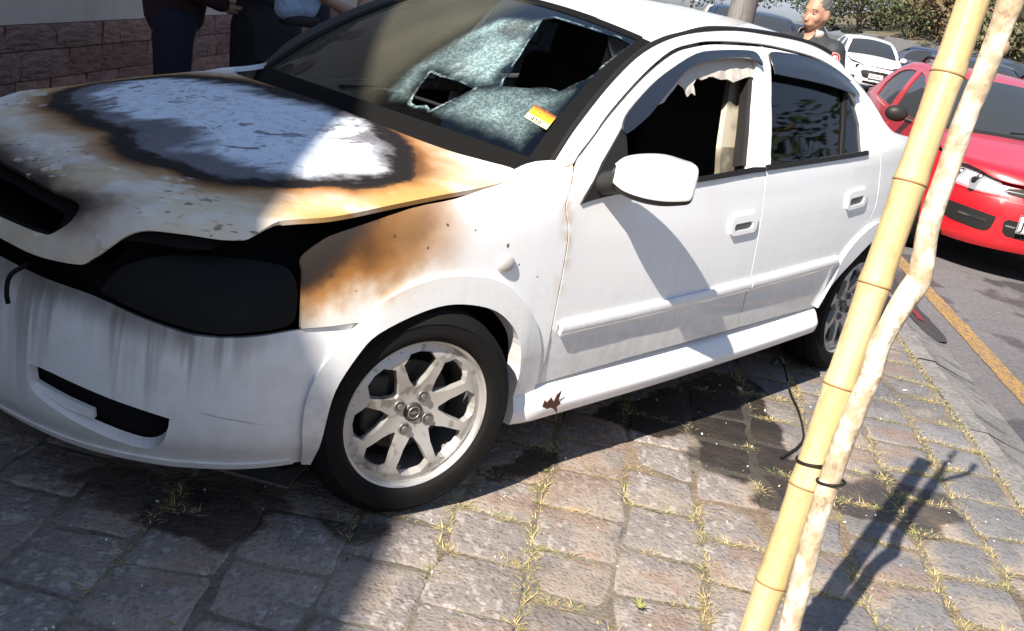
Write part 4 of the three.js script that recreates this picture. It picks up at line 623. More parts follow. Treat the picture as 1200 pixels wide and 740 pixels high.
  const stm = panel((p, q) => wsMap(.008)(S0[0] + Sx[0] * p + Sy[0] * q, S0[1] + Sx[1] * p + Sy[1] * q), [[0, 0], [1, 0], [1, 1.15], [0, 1.15]], { cell: .5, t: 0, uv: (p, q) => [p, q / 1.15] });
  part('licence_sticker', stm, new THREE.MeshStandardMaterial({ map: stT, roughness: .6, side: THREE.DoubleSide }), gl);
  // wipers
  part('wiper', tube([[.36, .975, -.10], [.40, 1.0, .05], [.45, .998, .30], [.50, .978, .48]].map(p => [p[0] - .02, p[1] + .02, p[2]]), .006, 24, 6), M_TRIM);
  // rear window, boot, tail
  part('rear_window', panel(rwMap, [[-.96, 0], [.96, 0], [.96, 1], [-.96, 1]], { cell: .08, t: .004 }), M_TINT);
  const cp = sp([[3.605, 1.268], [3.632, 1.268], [3.754, 1.205], [3.935, 1.088], [4.0, 1.07]].map(([u, y]) => side()(u, y)), 4), re3 = Array.from({ length: cp.length }, (_, k) => { const t = k / (cp.length - 1), p = rwMap(.97, 1 - t); return p; });
  const crows = cp.map((p, i) => [0, .25, .5, .75, 1].map(t => [lerp(p[0], re3[i][0], t), lerp(p[1], re3[i][1], t) + .02 * Math.sin(Math.PI * t), lerp(p[2], re3[i][2], t)]));
  both('rear_pillar', skin(crows), M_WHITE);
  const q0 = [...sp([[3.692, .664], [3.742, .70], [3.819, .774], [3.822, .895], [3.818, .94], [3.796, 1.0], [3.751, 1.09], [3.696, 1.18], [3.61, 1.250]], 4), ...sp([[3.615, 1.266], [3.632, 1.268], [3.754, 1.205], [3.935, 1.088], [4.159, 1.06], [4.45, 1.045], [4.72, 1.02]], 3), [4.75, .9], [4.75, .665], [4.36, .665], [4.33, .58], ...sp([[4.30, .57], [4.18, .668], [4.03, .719], [3.893, .719], [3.80, .704], [3.71, .674]], 3)];
  // keep the quarter panel simple: behind the door, above the flare
  both('quarter_panel', panel(side(), q0.slice(0), { cell: .04, t: .018, uv: sideUV }), M_PAINT);
  const rb = panel(side(), [[4.375, .43], [4.33, .57], [4.36, .658], [5.34, .658], [5.34, .27], [4.375, .27]], { cell: .05, t: .02 }); part('rear_bumper', merge([rb, mirror(rb)]), M_WHITE);
  const tf = panel(side(), [[4.757, .665], [5.34, .665], [5.34, 1.02], [4.757, 1.02]], { cell: .05, t: .01 }); part('boot_face', merge([tf, mirror(tf)]), M_WHITE);
  part('boot_lid', panel((a, z) => [a, 1.075 - .06 * sm(2.8, 3.45, a) * sm(2.8, 3.45, a) - .03 * (z / .68) ** 2, z], [[2.62, -.67], [2.70, 0], [2.62, .67], [2.8, .70], [3.1, .69], [3.26, .62], [3.36, .45], [3.40, 0], [3.36, -.45], [3.26, -.62], [3.1, -.69], [2.8, -.70]], { cell: .06, t: .02, s: -1 }), M_WHITE);
  both('tail_light', panel(side(prof, .004), rrect(4.60, .72, 4.95, .94, .03), { cell: .05, t: .01 }), phys(.35, .012, .012, .1, { clearcoat: 1 }));
}
// --- cabin, burnt out ---
{
  part('cabin_floor', box(2.6, .05, 1.44, 1.55, .33, 0), M_CHAR);
  part('dashboard', merge([box(.42, .26, 1.36, .60, .78, 0, .07), box(.2, .34, .26, .8, .55, 0, .04)]), M_CHAR);
  const sw = new THREE.TorusGeometry(.185, .014, 10, 40); sw.rotateY(Math.PI / 2); sw.rotateZ(-.42); sw.translate(.98, .86, .36); part('steering_wheel', merge([sw, tube([[.70, .74, .36], [.97, .855, .36]], .03, 8, 8)]), M_CHAR);
  const seat = z => merge([box(.5, .14, .5, 1.42, .50, z, .05), (() => { const g = box(.13, .62, .48, 0, .31, 0, .06); g.rotateZ(-.22); g.translate(1.64, .52, z); return g; })(), (() => { const g = box(.10, .20, .27, 0, 0, 0, .05); g.rotateZ(-.18); g.translate(1.80, 1.17, z); return g; })()]);
  const fabric = mat(.03, .027, .025, .95);
  for (const z of [.36, -.36]) part('front_seat', seat(z), fabric);
  part('rear_seat', merge([box(.5, .16, 1.3, 2.35, .50, 0, .06), (() => { const g = box(.14, .6, 1.3, 0, .3, 0, .06); g.rotateZ(-.28); g.translate(2.55, .55, 0); return g; })()]), fabric);
  part('parcel_shelf', box(.55, .03, 1.3, 2.72, 1.03, 0), M_CHAR);
  part('headliner', panel((x, z) => { const p = roof(x, z); p[1] -= .035 + .012 * fbm(x * 5, z * 5, 3); return p; }, [[1.1, -.5], [2.3, -.5], [2.3, .5], [1.1, .5]], { cell: .1, t: .008, s: -1 }), mat(.10, .09, .075, .95));
  part('rear_view_mirror', box(.03, .06, .2, 1.02, 1.24, 0, .015), M_CHAR);
}
wheel(wc, [.008 - CX, .298, .816], -.233);
wheel(wc, [2.606 - CX, .298, .800], 0);
{ const w = wheel(wc, [.008 - CX, .298, -.806], Math.PI - .233), w2 = wheel(wc, [2.606 - CX, .298, -.800], Math.PI); }
// ================= BAMBOO STAKE, SAPLING =================
const nearGrain = (r, g, b, sx, sy, amp) => colourTex(256, 512, (u, v) => { const n = fbm(u * sx, v * sy, 4), m = vn(u * sx * 9, v * sy * 1.5); const k = 1 + amp * (n - .5) + amp * .5 * (m - .5); return [r * k, g * k, b * k * (1 - .2 * (n - .5))]; });
{
  const B = new THREE.Vector3(-.115, 0, 1.892), T = new THREE.Vector3(.235, 1.68, 1.825), D = T.clone().sub(B), L = D.length();
  const o = thing('bamboo_pole', [B.x, 0, B.z]); tag(o, 'thick yellow bamboo pole staked upright beside the young tree trunk', 'pole');
  o.quaternion.setFromUnitVectors(new THREE.Vector3(0, 1, 0), D.clone().normalize());
  const nodes = [-.18, .02, .222, .425, .629, .834, 1.036, 1.235, 1.439, 1.64, 1.84], R = .0295;
  const M_B = new THREE.MeshPhysicalMaterial({ map: colourTex(512, 1024, (u, v) => { const n = fbm(u * 10, v * 5, 4), m = fbm(u * 60, v * 4, 3), sp_ = sm(.66, .72, fbm(u * 14 + 3, v * 40, 3)); let c = [.56 + .10 * (n - .5), .44 + .11 * (n - .5), .22 + .10 * (n - .5)]; const k = 1 + .16 * (m - .5); c = c.map(x => x * k); c = mix3(c, [.66, .56, .33], sm(.5, .7, n) * .5); c = mix3(c, [.40, .33, .22], sm(.55, .75, fbm(u * 34 + 9, v * 1.6, 4)) * .5); return mix3(c, [.36, .23, .10], sp_ * .3); }), roughness: .42, clearcoat: .2, clearcoatRoughness: .3, side: THREE.DoubleSide });
  for (let k = 0; k < nodes.length - 1; k++) {
    const a = nodes[k], b = Math.min(nodes[k + 1], L + .01), pr = [[R * 1.045, a + .001], [R * 1.06, a + .006], [R * 1.035, a + .012], [R * .985, a + .03], [R * .97, (a + b) / 2], [R * .985, b - .03], [R * 1.03, b - .010], [R * 1.055, b - .004], [R * 1.04, b - .001]].map(p => new THREE.Vector2(p[0], p[1]));
    if (b > L) { pr.push(new THREE.Vector2(R * .8, b), new THREE.Vector2(R * .78, b - .1)); }
    const g = new THREE.LatheGeometry(pr, 40), uv = g.attributes.uv; for (let i = 0; i < uv.count; i++) uv.setXY(i, uv.getX(i) + k * .37, (g.attributes.position.getY(i)) * .9 + k * .21);
    g.rotateY(k * 1.3); mesh('segment', g, M_B, o);
    if (k) { const t = new THREE.TorusGeometry(R * 1.03, .0022, 6, 48); t.rotateX(Math.PI / 2); t.translate(0, a, 0); mesh('node_ring', t, mat(.30, .17, .07, .7), o); }
  }
}
{
  const pts = [[-0.026,-0.02,1.925],[-0.036,0.14,1.932],[-0.063,0.372,1.948],[-0.036,0.551,1.929],[-0.015,0.668,1.922],[-0.001,0.734,1.919],[0.011,0.786,1.919],[0.021,0.831,1.919],[0.032,0.875,1.919],[0.039,0.919,1.915],[0.052,0.963,1.918],[0.068,1.008,1.923],[0.086,1.053,1.931],[0.091,1.095,1.925],[0.095,1.141,1.917],[0.102,1.187,1.913],[0.116,1.25,1.911],[0.13,1.324,1.907],[0.152,1.426,1.908],[0.172,1.536,1.907],[0.204,1.668,1.902],[0.227,1.782,1.893]];
  const o = thing('young_tree', [-.026, 0, 1.925]); tag(o, 'slim young tree trunk with pale mottled bark tied to bamboo', 'tree');
  const loc = p => [p[0] + .026, p[1], p[2] - 1.925], crv = new THREE.CatmullRomCurve3(pts.map(p => new THREE.Vector3(...loc(p))));
  const rows = [], N = 120; const fr = crv.computeFrenetFrames(N);
  const M_BARK = new THREE.MeshStandardMaterial({ map: colourTex(256, 1024, (u, v) => { const n = fbm(u * 5, v * 60, 4), m = fbm(u * 14, v * 220, 3), k = sm(.60, .70, fbm(u * 6 + 3, v * 90, 3)); let c = mix3([.40, .31, .20], [.62, .54, .42], sm(.35, .65, n)); c = c.map(x => x * (1 + .35 * (m - .5)) * (1 + .2 * (vn(u * 9, v * 160) - .5))); return mix3(c, [.14, .09, .05], k * .55 * sm(.5, .65, m)); }), bumpMap: greyTex(128, 512, (u, v) => fbm(u * 10, v * 150, 4)), bumpScale: .003, roughness: .85 });
  for (let i = 0; i <= N; i++) { const t = i / N, c = crv.getPointAt(t), nN = fr.normals[i], b = fr.binormals[i], r0 = lerp(.0200, .0195, t) - .008 * sm(.88, 1, t); rows.push(Array.from({ length: 19 }, (_, k) => { const a = k / 18 * Math.PI * 2, r = r0 * (1 + .10 * (fbm(Math.cos(a) + 3 + t * 9, Math.sin(a) + 5 + t * 9, 3) - .5)) + .004 * Math.exp(-(((t - .585) / .03) ** 2)) + .003 * Math.exp(-(((t - .87) / .012) ** 2)); return [c.x + (nN.x * Math.cos(a) + b.x * Math.sin(a)) * r, c.y + (nN.y * Math.cos(a) + b.y * Math.sin(a)) * r, c.z + (nN.z * Math.cos(a) + b.z * Math.sin(a)) * r]; })); }
  mesh('trunk', skin(rows, false, 1), M_BARK, o);
  const tw = (a, r) => tube(a.map(loc), r, 16, 7);
  mesh('branch', tw([[.19, 1.58, 1.905], [.215, 1.66, 1.94], [.255, 1.74, 1.975], [.275, 1.83, 1.98]], .011), M_BARK, o);
  mesh('branch', tw([[.236, 1.775, 1.903], [.285, 1.81, 1.89], [.345, 1.82, 1.88]], .008), M_BARK, o);
  mesh('branch', tw([[.236, 1.78, 1.903], [.235, 1.82, 1.90], [.215, 1.86, 1.89]], .008), M_BARK, o);
  mesh('knot', (() => { const g = new THREE.SphereGeometry(.011, 12, 8); g.scale(1, 1.2, .6); g.translate(...loc([.165, 1.47, 1.925])); return g; })(), mat(.33, .23, .14, .9), o);
}
{ // black tie around both, tail hanging; cable on the paving
  const o = thing('rubber_tie', [.03, .66, 1.88]); tag(o, 'black rubber strip tied around bamboo pole and young trunk', 'tie');
  const ring = (cx, cy, cz, r) => Array.from({ length: 17 }, (_, k) => { const a = k / 16 * Math.PI * 2; return [cx + r * Math.cos(a) - .03, cy + .006 * Math.sin(a) - .66, cz + r * Math.sin(a) - 1.88]; });
  mesh('loop', merge([tube([[-.02, .008, .02], [-.022, .004, .03], [-.024, .0, .04]], .005, 10, 8), tube(ring(.0225, .668, 1.8665, .0318), .0028, 48, 8), tube(ring(-.013, .660, 1.9235, .0245), .0028, 40, 8)]), M_TRIM, o);
  const tail = thing('black_cable', [1.6, 0, 1.1]); tag(tail, 'thin black cable curling over the stones from under the sedan', 'cable');
  const pts = [[2.30, .02, .66], [2.26, .075, .70], [2.20, .07, .76], [2.07, .02, .878], [1.95, .012, .98], [1.82, .010, 1.07], [1.70, .010, 1.14], [1.60, .012, 1.17], [1.45, .010, 1.186], [1.30, .010, 1.175], [1.20, .010, 1.15]].map(p => [p[0] - 1.6, p[1], p[2] - 1.1]);
  mesh('cable_run', tube(pts.slice(1, 9), .0042, 90, 8), M_TRIM, tail); mesh('cable_end', tube(pts.slice(0, 3), .010, 16, 8), mat(.12, .12, .125, .6), tail);
}
// ================= GRASS AND LITTER =================
{
  const tuft = n => { const P = []; for (let k = 0; k < n; k++) { const a = rnd() * 6.283, l = rr(.010, .034), w = rr(.0008, .0016), r = rr(0, .012), bx = Math.cos(a) * r, bz = Math.sin(a) * r, tx = bx + Math.cos(a + rr(-.8, .8)) * l * rr(.5, 1.2), tz = bz + Math.sin(a + rr(-.8, .8)) * l * rr(.5, 1.2), h = l * rr(.25, .95), px = -Math.sin(a) * w, pz = Math.cos(a) * w, mx = lerp(bx, tx, .45), mz = lerp(bz, tz, .45), mh = h * .7; P.push(bx - px, 0, bz - pz, bx + px, 0, bz + pz, mx + px, mh, mz + pz, bx - px, 0, bz - pz, mx + px, mh, mz + pz, mx - px, mh, mz - pz, mx - px, mh, mz - pz, mx + px, mh, mz + pz, tx, h, tz); } return raw(P, null, new Array(P.length / 3 * 2).fill(0)); };
  const put = [];
  for (const [a, b] of grassSpots) for (let k = 0; k < 16; k++) {
    const f = rnd(), t = lerp(a[0], b[0], f) + rr(-.012, .012), q = lerp(a[1], b[1], f) + rr(-.012, .012);
    const d = fbm(t * 3.1 + 50, q * 3.1 + 20, 3), kerbSide = sm(1.5, 2.2, q); if (q > 2.72) continue;
    if (d + .10 * kerbSide + .2 * sm(2.45, 2.6, q) < rr(.505, .64)) continue;
    put.push([t, q, d]);
  }
  for (const nm of [0, 1]) {
    const sel = put.filter((_, i) => i % 2 === nm), im = new THREE.InstancedMesh(tuft(nm ? 12 : 9), phys(1, 1, 1, .9, {}), sel.length);
    im.name = nm ? 'straw_tufts' : 'dry_grass'; const m = new THREE.Matrix4(), Q = new THREE.Quaternion(), c = new THREE.Color();
    sel.forEach(([t, q, d], i) => { const s = rr(.45, 1.05); Q.setFromAxisAngle(new THREE.Vector3(0, 1, 0), rnd() * 6.28); m.compose(new THREE.Vector3(...TQ(t, q, -.008)), Q, new THREE.Vector3(s * 1.3, s * .62, s * 1.3)); im.setMatrixAt(i, m); const g = rnd() < (nm ? .12 : .22) ? 1 : 0, k = rr(.75, 1.2); c.setRGB((g ? .20 : .44) * k, (g ? .24 : .35) * k, (g ? .06 : .16) * k); im.setColorAt(i, c); });
    im.castShadow = im.receiveShadow = true; scene.add(im); tag(im, nm ? 'pale dry straw lying in the stone joints' : 'thin yellow green grass growing between paving stones', 'grass', null, 'stuff');
  }
  // green weed
  const weed = thing('weed', [.24, 0, 1.46]); tag(weed, 'small green leafy weed sprouting from a sunlit stone joint', 'weed');
  for (let k = 0; k < 9; k++) { const a = k * .72 + rr(-.3, .3), l = rr(.015, .032), w = .0035, c = Math.cos(a), s = Math.sin(a); const rows = [0, .35, .7, 1].map(t => { const ww = w * Math.sin(Math.PI * (.12 + .85 * t)), h = .006 + l * .6 * Math.sin(t * 1.7); return [[c * l * t - s * ww, h, s * l * t + c * ww], [c * l * t, h - .001, s * l * t], [c * l * t + s * ww, h, s * l * t - c * ww]]; }); mesh('leaf', skin(rows), mat(.22, .22, .07, .85), weed); }
  // crumbs of plaster, glass and leaf litter
  const bits = new THREE.InstancedMesh(new THREE.DodecahedronGeometry(.004, 0), mat(1, 1, 1, .8), 900); bits.name = 'litter_crumbs'; const m = new THREE.Matrix4(), Q = new THREE.Quaternion(), c = new THREE.Color();
  for (let i = 0; i < 900; i++) { const t = rr(-1.5, 3.5), q = rr(0, 2.6), s = rr(.3, 1.0) * (rnd() < .03 ? 2.2 : 1); Q.setFromEuler(new THREE.Euler(rnd() * 6, rnd() * 6, rnd() * 6)); m.compose(new THREE.Vector3(...TQ(t, q, .003)), Q, new THREE.Vector3(s * 1.5, s * .5, s)); bits.setMatrixAt(i, m); const k = rnd(); k < .45 ? c.setRGB(.6, .57, .5) : k < .8 ? c.setRGB(.32, .24, .12) : c.setRGB(.10, .08, .06); bits.setColorAt(i, c); }
  bits.castShadow = bits.receiveShadow = true; scene.add(bits); tag(bits, 'crumbs of plaster and dry leaf scattered over the paving', 'litter', null, 'stuff');
}
// ================= BUILDING ALONG THE PAVEMENT (its shade falls across the car's nose) =================
{
  const QW = -2.2, T0 = -13, T1 = 32, HB = 6.15;
  const b = thing('plaster_building', TQ(2, QW)); b.rotation.y = STREET; // local x along the street, z towards the road
  tag(b, 'two storey cream plaster building with rough stone base band', 'building');
  const plas = new THREE.MeshStandardMaterial({ map: colourTex(512, 512, (u, v) => { const n = fbm(u * 9, v * 9, 5), m = fbm(u * 60, v * 60, 2), st = sm(.55, .75, fbm(u * 26, v * 2.2, 4)); let k = .50 + .09 * (n - .5) + .05 * (m - .5); return mix3([k, k * .89, k * .74], [.30, .26, .21], st * .25); }), bumpMap: greyTex(256, 256, (u, v) => fbm(u * 40, v * 40, 4)), bumpScale: .006, roughness: .95 });
  const lx = t => t - 2;
  const bx = (t0, t1, y0, y1, z0, z1) => { const g = new THREE.BoxGeometry(t1 - t0, y1 - y0, z1 - z0); g.translate(lx((t0 + t1) / 2), (y0 + y1) / 2, (z0 + z1) / 2); const p = g.attributes.position, u = g.attributes.uv; for (let i = 0; i < p.count; i++) u.setXY(i, (p.getX(i) + p.getZ(i)) * .3, p.getY(i) * .3); return g; };
  const wins = [-10.5, 10, 13.5, 17, 20.5, 24], W = []; // upper windows: real openings between wall pieces
  W.push(bx(T0, T1, .70, 3.6, -.3, 0), bx(T0, T1, 5.1, HB, -.3, 0)); let last = T0; for (const t of wins) { W.push(bx(last, t - .6, 3.6, 5.1, -.3, 0)); last = t + .6; } W.push(bx(last, T1, 3.6, 5.1, -.3, 0));
  W.push(bx(T0, T0 + .3, 0, HB, -8, -.3), bx(T1 - .3, T1, 0, HB, -8, -.3), bx(T0, T1, 0, HB, -8.3, -8), bx(T0, T1, -.1, .70, -.3, -.03));
  mesh('wall', merge(W), plas, b); mesh('roof', bx(T0 + .1, T1 - .1, HB - .28, HB - .05, -8, -.3), mat(.25, .22, .2, .9), b); mesh('parapet_cap', bx(T0 - .05, T1 + .05, HB, HB + .06, -.35, .04), mat(.42, .4, .37, .9), b);
  mesh('floor_slab', bx(T0 + .1, T1 - .1, 3.0, 3.2, -8, -.3), mat(.3, .3, .3, .9), b);
  for (const t of wins) { const f = mesh('window', merge([bx(t - .6, t + .6, 3.6, 3.66, -.14, -.08), bx(t - .6, t + .6, 5.04, 5.1, -.14, -.08), bx(t - .6, t - .54, 3.66, 5.04, -.14, -.08), bx(t + .54, t + .6, 3.66, 5.04, -.14, -.08), bx(t - .03, t + .03, 3.66, 5.04, -.14, -.08)]), mat(.3, .28, .25, .5), b); mesh('pane', bx(t - .54, t + .54, 3.66, 5.04, -.115, -.109), phys(.3, .34, .36, .03, { transmission: 1, thickness: 0 }), f); mesh('sill', bx(t - .68, t + .68, 3.53, 3.6, -.1, .06), mat(.42, .4, .37, .9), f); }
  // base band: irregular split-face blocks in mortar
  const tones = Array.from({ length: 6 }, (_, k) => new THREE.MeshStandardMaterial({ map: colourTex(128, 128, (u, v) => { const n = fbm(u * 7 + k * 9, v * 7, 4); const c = .8 + .5 * (n - .5); return [c * [.23, .27, .20, .25, .29, .22][k], c * [.125, .155, .12, .15, .165, .115][k], c * [.095, .12, .10, .12, .12, .085][k]]; }), bumpMap: greyTex(128, 128, (u, v) => fbm(u * 6 + k, v * 6, 5)), bumpScale: .02, roughness: .92 }));
  let n = 0; const rows = [[0, .21], [.21, .40], [.40, .56], [.56, .70]];
  const stone = (t0, t1, y0, y1) => { const g = new THREE.BoxGeometry(t1 - t0 - .006, y1 - y0 - .006, .055, 3, 2, 1), p = g.attributes.position; for (let i = 0; i < p.count; i++) { if (p.getZ(i) > 0) { const e = Math.abs(p.getX(i)) > (t1 - t0) * .45 || Math.abs(p.getY(i)) > (y1 - y0) * .42; p.setZ(i, (e ? .012 : .022) + .018 * h2(Math.round(p.getX(i) * 90) + n * 5, Math.round(p.getY(i) * 90))); } } g.computeVertexNormals(); g.translate(lx((t0 + t1) / 2), (y0 + y1) / 2, -.002); mesh(n ? `base_stone_${String(n).padStart(3, '0')}` : 'base_stone', g, tones[n % 6 ^ (h2(n, 3) > .5 ? 1 : 0)] || tones[0], b); n++; };
  for (const [y0, y1] of rows) { let t = -1.5 - h2(n, 8) * .3; while (t < 9) { const l = .22 + .30 * h2(n, Math.round(y0 * 50)); stone(t, t + l, y0, y1); t += l; } }
  const band = []; for (const [a, c] of [[T0, -1.9], [9.35, T1]]) for (const [y0, y1] of rows) { let t = a; let k = 0; while (t < c - .3) { const l = Math.min(.28 + .3 * h2(k, Math.round(y0 * 70)), c - t); const g = bx(t + .006, t + l - .006, y0 + .006, y1 - .006, -.03, .012 + .02 * h2(k, 5)); band.push(g); t += l; k++; } }
  const rest = mesh('far_base_stones', merge(band), tones[0], b); rest.userData.kind = 'stuff';
}
// ================= ACROSS THE ROAD =================
const leafTex = null;
function tree(name, label, t, q, h, crownR, dens, hue, trunkR = .14, group) {
  const o = thing(name, TQ(t, q, .04)); tag(o, label, 'tree', group);
  const bark = mat(.17 + .1 * rnd(), .13, .095, .9), pts = [], lean = rr(-.3, .3);
  for (let i = 0; i <= 8; i++) { const f = i / 8; pts.push([lean * f * f + .06 * Math.sin(i * 2.1), h * .62 * f - .05, .05 * Math.cos(i * 1.7)]); }
  const c = new THREE.CatmullRomCurve3(pts.map(p => new THREE.Vector3(...p))); const rows = []; for (let i = 0; i <= 16; i++) { const f = i / 16, p = c.getPoint(f), r = trunkR * (1 - .6 * f) * (1 + .5 * Math.exp(-f * 14)); rows.push(Array.from({ length: 11 }, (_, k) => { const a = k / 10 * 6.2832, w = r * (1 + .15 * (vn(k * .9, i * .6) - .5)); return [p.x + Math.cos(a) * w, p.y, p.z + Math.sin(a) * w]; })); }
  const limbs = [skin(rows)], tips = [];
  for (let k = 0; k < 9; k++) { const f = .45 + .55 * k / 8, p = c.getPoint(f), a = k * 2.4 + rnd(), l = crownR * rr(.6, 1.05), e = [p.x + Math.cos(a) * l, p.y + l * rr(.3, .9), p.z + Math.sin(a) * l]; tips.push(e, [lerp(p.x, e[0], .6), lerp(p.y, e[1], .6), lerp(p.z, e[2], .6)]); limbs.push(tube([[p.x, p.y, p.z], [lerp(p.x, e[0], .5), lerp(p.y, e[1], .4), lerp(p.z, e[2], .5)], e], trunkR * .22, 8, 6)); }
  mesh('trunk', merge(limbs), bark, o);
  const P = [], C = []; for (const tp of tips) for (let k = 0; k < dens; k++) { const rad = crownR * .55 * Math.cbrt(rnd()), th = rnd() * 6.283, ph = Math.acos(rr(-1, 1)), x = tp[0] + rad * Math.sin(ph) * Math.cos(th), y = tp[1] + rad * .75 * Math.cos(ph), z = tp[2] + rad * Math.sin(ph) * Math.sin(th), s = rr(.07, .17), u = new THREE.Vector3(rr(-1, 1), rr(-1, 1), rr(-1, 1)).normalize(), v = new THREE.Vector3(rr(-1, 1), rr(-1, 1), rr(-1, 1)).cross(u).normalize(); const A = (a, b) => [x + u.x * a * s + v.x * b * s, y + u.y * a * s + v.y * b * s, z + u.z * a * s + v.z * b * s]; P.push(...A(-1, 0), ...A(0, -.5), ...A(1, 0), ...A(-1, 0), ...A(1, 0), ...A(0, .5)); const kk = rr(.35, 1.15); for (let w = 0; w < 6; w++) C.push(hue[0] * kk, hue[1] * kk, hue[2] * kk * rr(.9, 1.1)); }
  const g = raw(P, null, new Array(P.length / 3 * 2).fill(0)); g.setAttribute('color', new THREE.Float32BufferAttribute(C, 3)); mesh('crown', g, new THREE.MeshPhysicalMaterial({ vertexColors: true, roughness: .7, side: THREE.DoubleSide, transmission: .0 }), o);
  return o;
}
{
  const wall = thing('retaining_wall', TQ(22, 13.6, 0)); wall.rotation.y = STREET; tag(wall, 'long grey concrete retaining wall below the trees across the road', 'wall');
  const wm = new THREE.MeshStandardMaterial({ map: colourTex(512, 256, (u, v) => { const n = fbm(u * 40, v * 6, 5), st = fbm(u * 120, v * 3, 3); const k = .26 + .16 * (n - .5) - .10 * sm(.5, .7, st); return [k * 1.03, k, k * .95]; }), roughness: .95 });
  for (let k = -4; k < 14; k++) { const g = new THREE.BoxGeometry(2.98, 1.5 + .05 * (k % 3), .3); g.translate(k * 3, .75, .0); mesh('wall_panel', g, wm, wall); }
  const bank = []; for (let i = 0; i <= 50; i++) { const t = 10 + i * 1.7; bank.push([0, 1, 2, 3, 4, 5].map(k => { const q = 13.7 + k * 2.2; return TQ(t, q, 1.35 + k * .7 + .9 * (fbm(t * .3, q * .3, 3) - .5)); })); }
  const bk = mesh('bank', skin(bank), mat(.12, .10, .06, .95)); tag(bk, 'dry earth bank rising behind the retaining wall', 'bank', null, 'structure');
  const G = 'trees on the bank across the road', kinds = [['dark green leafy tree with full round crown on the bank', [.045, .075, .022]], ['olive green thin crowned tree on the bank', [.10, .11, .045]], ['dry brownish leaved tree on the bank', [.17, .125, .06]]];
  const spots = [[17, 15.5, 6, 2.0, 0], [22, 14.4, 5.5, 1.8, 1], [27, 15.8, 7, 2.4, 0], [31, 14.3, 5, 1.6, 2], [35, 16, 7.5, 2.4, 0], [38, 14.4, 5, 1.7, 1], [42, 15.6, 7, 2.3, 0], [46, 14.2, 5.5, 1.8, 2], [50, 15.5, 7, 2.4, 0], [56, 14.6, 6, 2.2, 1], [62, 15.8, 7, 2.6, 0], [68, 14, 6, 2.4, 1], [74, 12, 7, 2.8, 0], [78, 8, 7, 2.8, 0], [80, 4, 6, 2.6, 1], [82, 0, 7, 3, 0]];
  spots.forEach(([t, q, h, r, k]) => tree('bank_tree', kinds[k][0], t, q, h, r, 210, kinds[k][1], .13, `${G}, ${['dark', 'olive', 'dry'][k]}`));
  // bushes in front of the wall and slim pale trunks
  for (const [t, q] of [[30, 12.6], [33.5, 12.3], [36, 12.8]]) tree('slim_tree', 'slim pale trunked tree in front of the retaining wall', t, q, 4.6, 1.1, 60, [.16, .15, .07], .10, 'slim trees along the far pavement');
}
{ // houses opposite, behind the viewer's right: seen only as reflections in glass and paint
  const h = thing('house', TQ(-3, 17, 0)); h.rotation.y = STREET; tag(h, 'pale plastered house with tiled roof across the road', 'house');
  mesh('wall', box(9, 4, 6, 0, 2, 0), mat(.62, .56, .46, .9), h);
  const S = new THREE.Shape([[-3.5, 0], [3.5, 0], [0, 1.7]].map(p => new THREE.Vector2(...p))), g = new THREE.ExtrudeGeometry(S, { depth: 9.8, bevelEnabled: false }); g.translate(0, 4, -4.9); g.rotateY(Math.PI / 2); mesh('roof', g, mat(.30, .11, .06, .85), h);
  for (const x of [-2.6, 2.6]) { const f = mesh('window', box(1.3, 1.2, .08, x, 1.9, -3.02), mat(.5, .48, .45, .6), h); mesh('pane', box(1.12, 1.02, .03, x, 1.9, -3.07), phys(.05, .06, .07, .05), f); } const d = mesh('door', box(1, 2.1, .08, 0, 1.05, -3.02), mat(.14, .07, .03, .6), h); mesh('handle', box(.03, .12, .05, .38, 1.05, -3.09), M_STEEL, d);
  tree('street_tree', 'broad dark tree beside the pale house across the road', 4.5, 12.2, 6, 2.1, 160, [.05, .08, .025], .18);
}
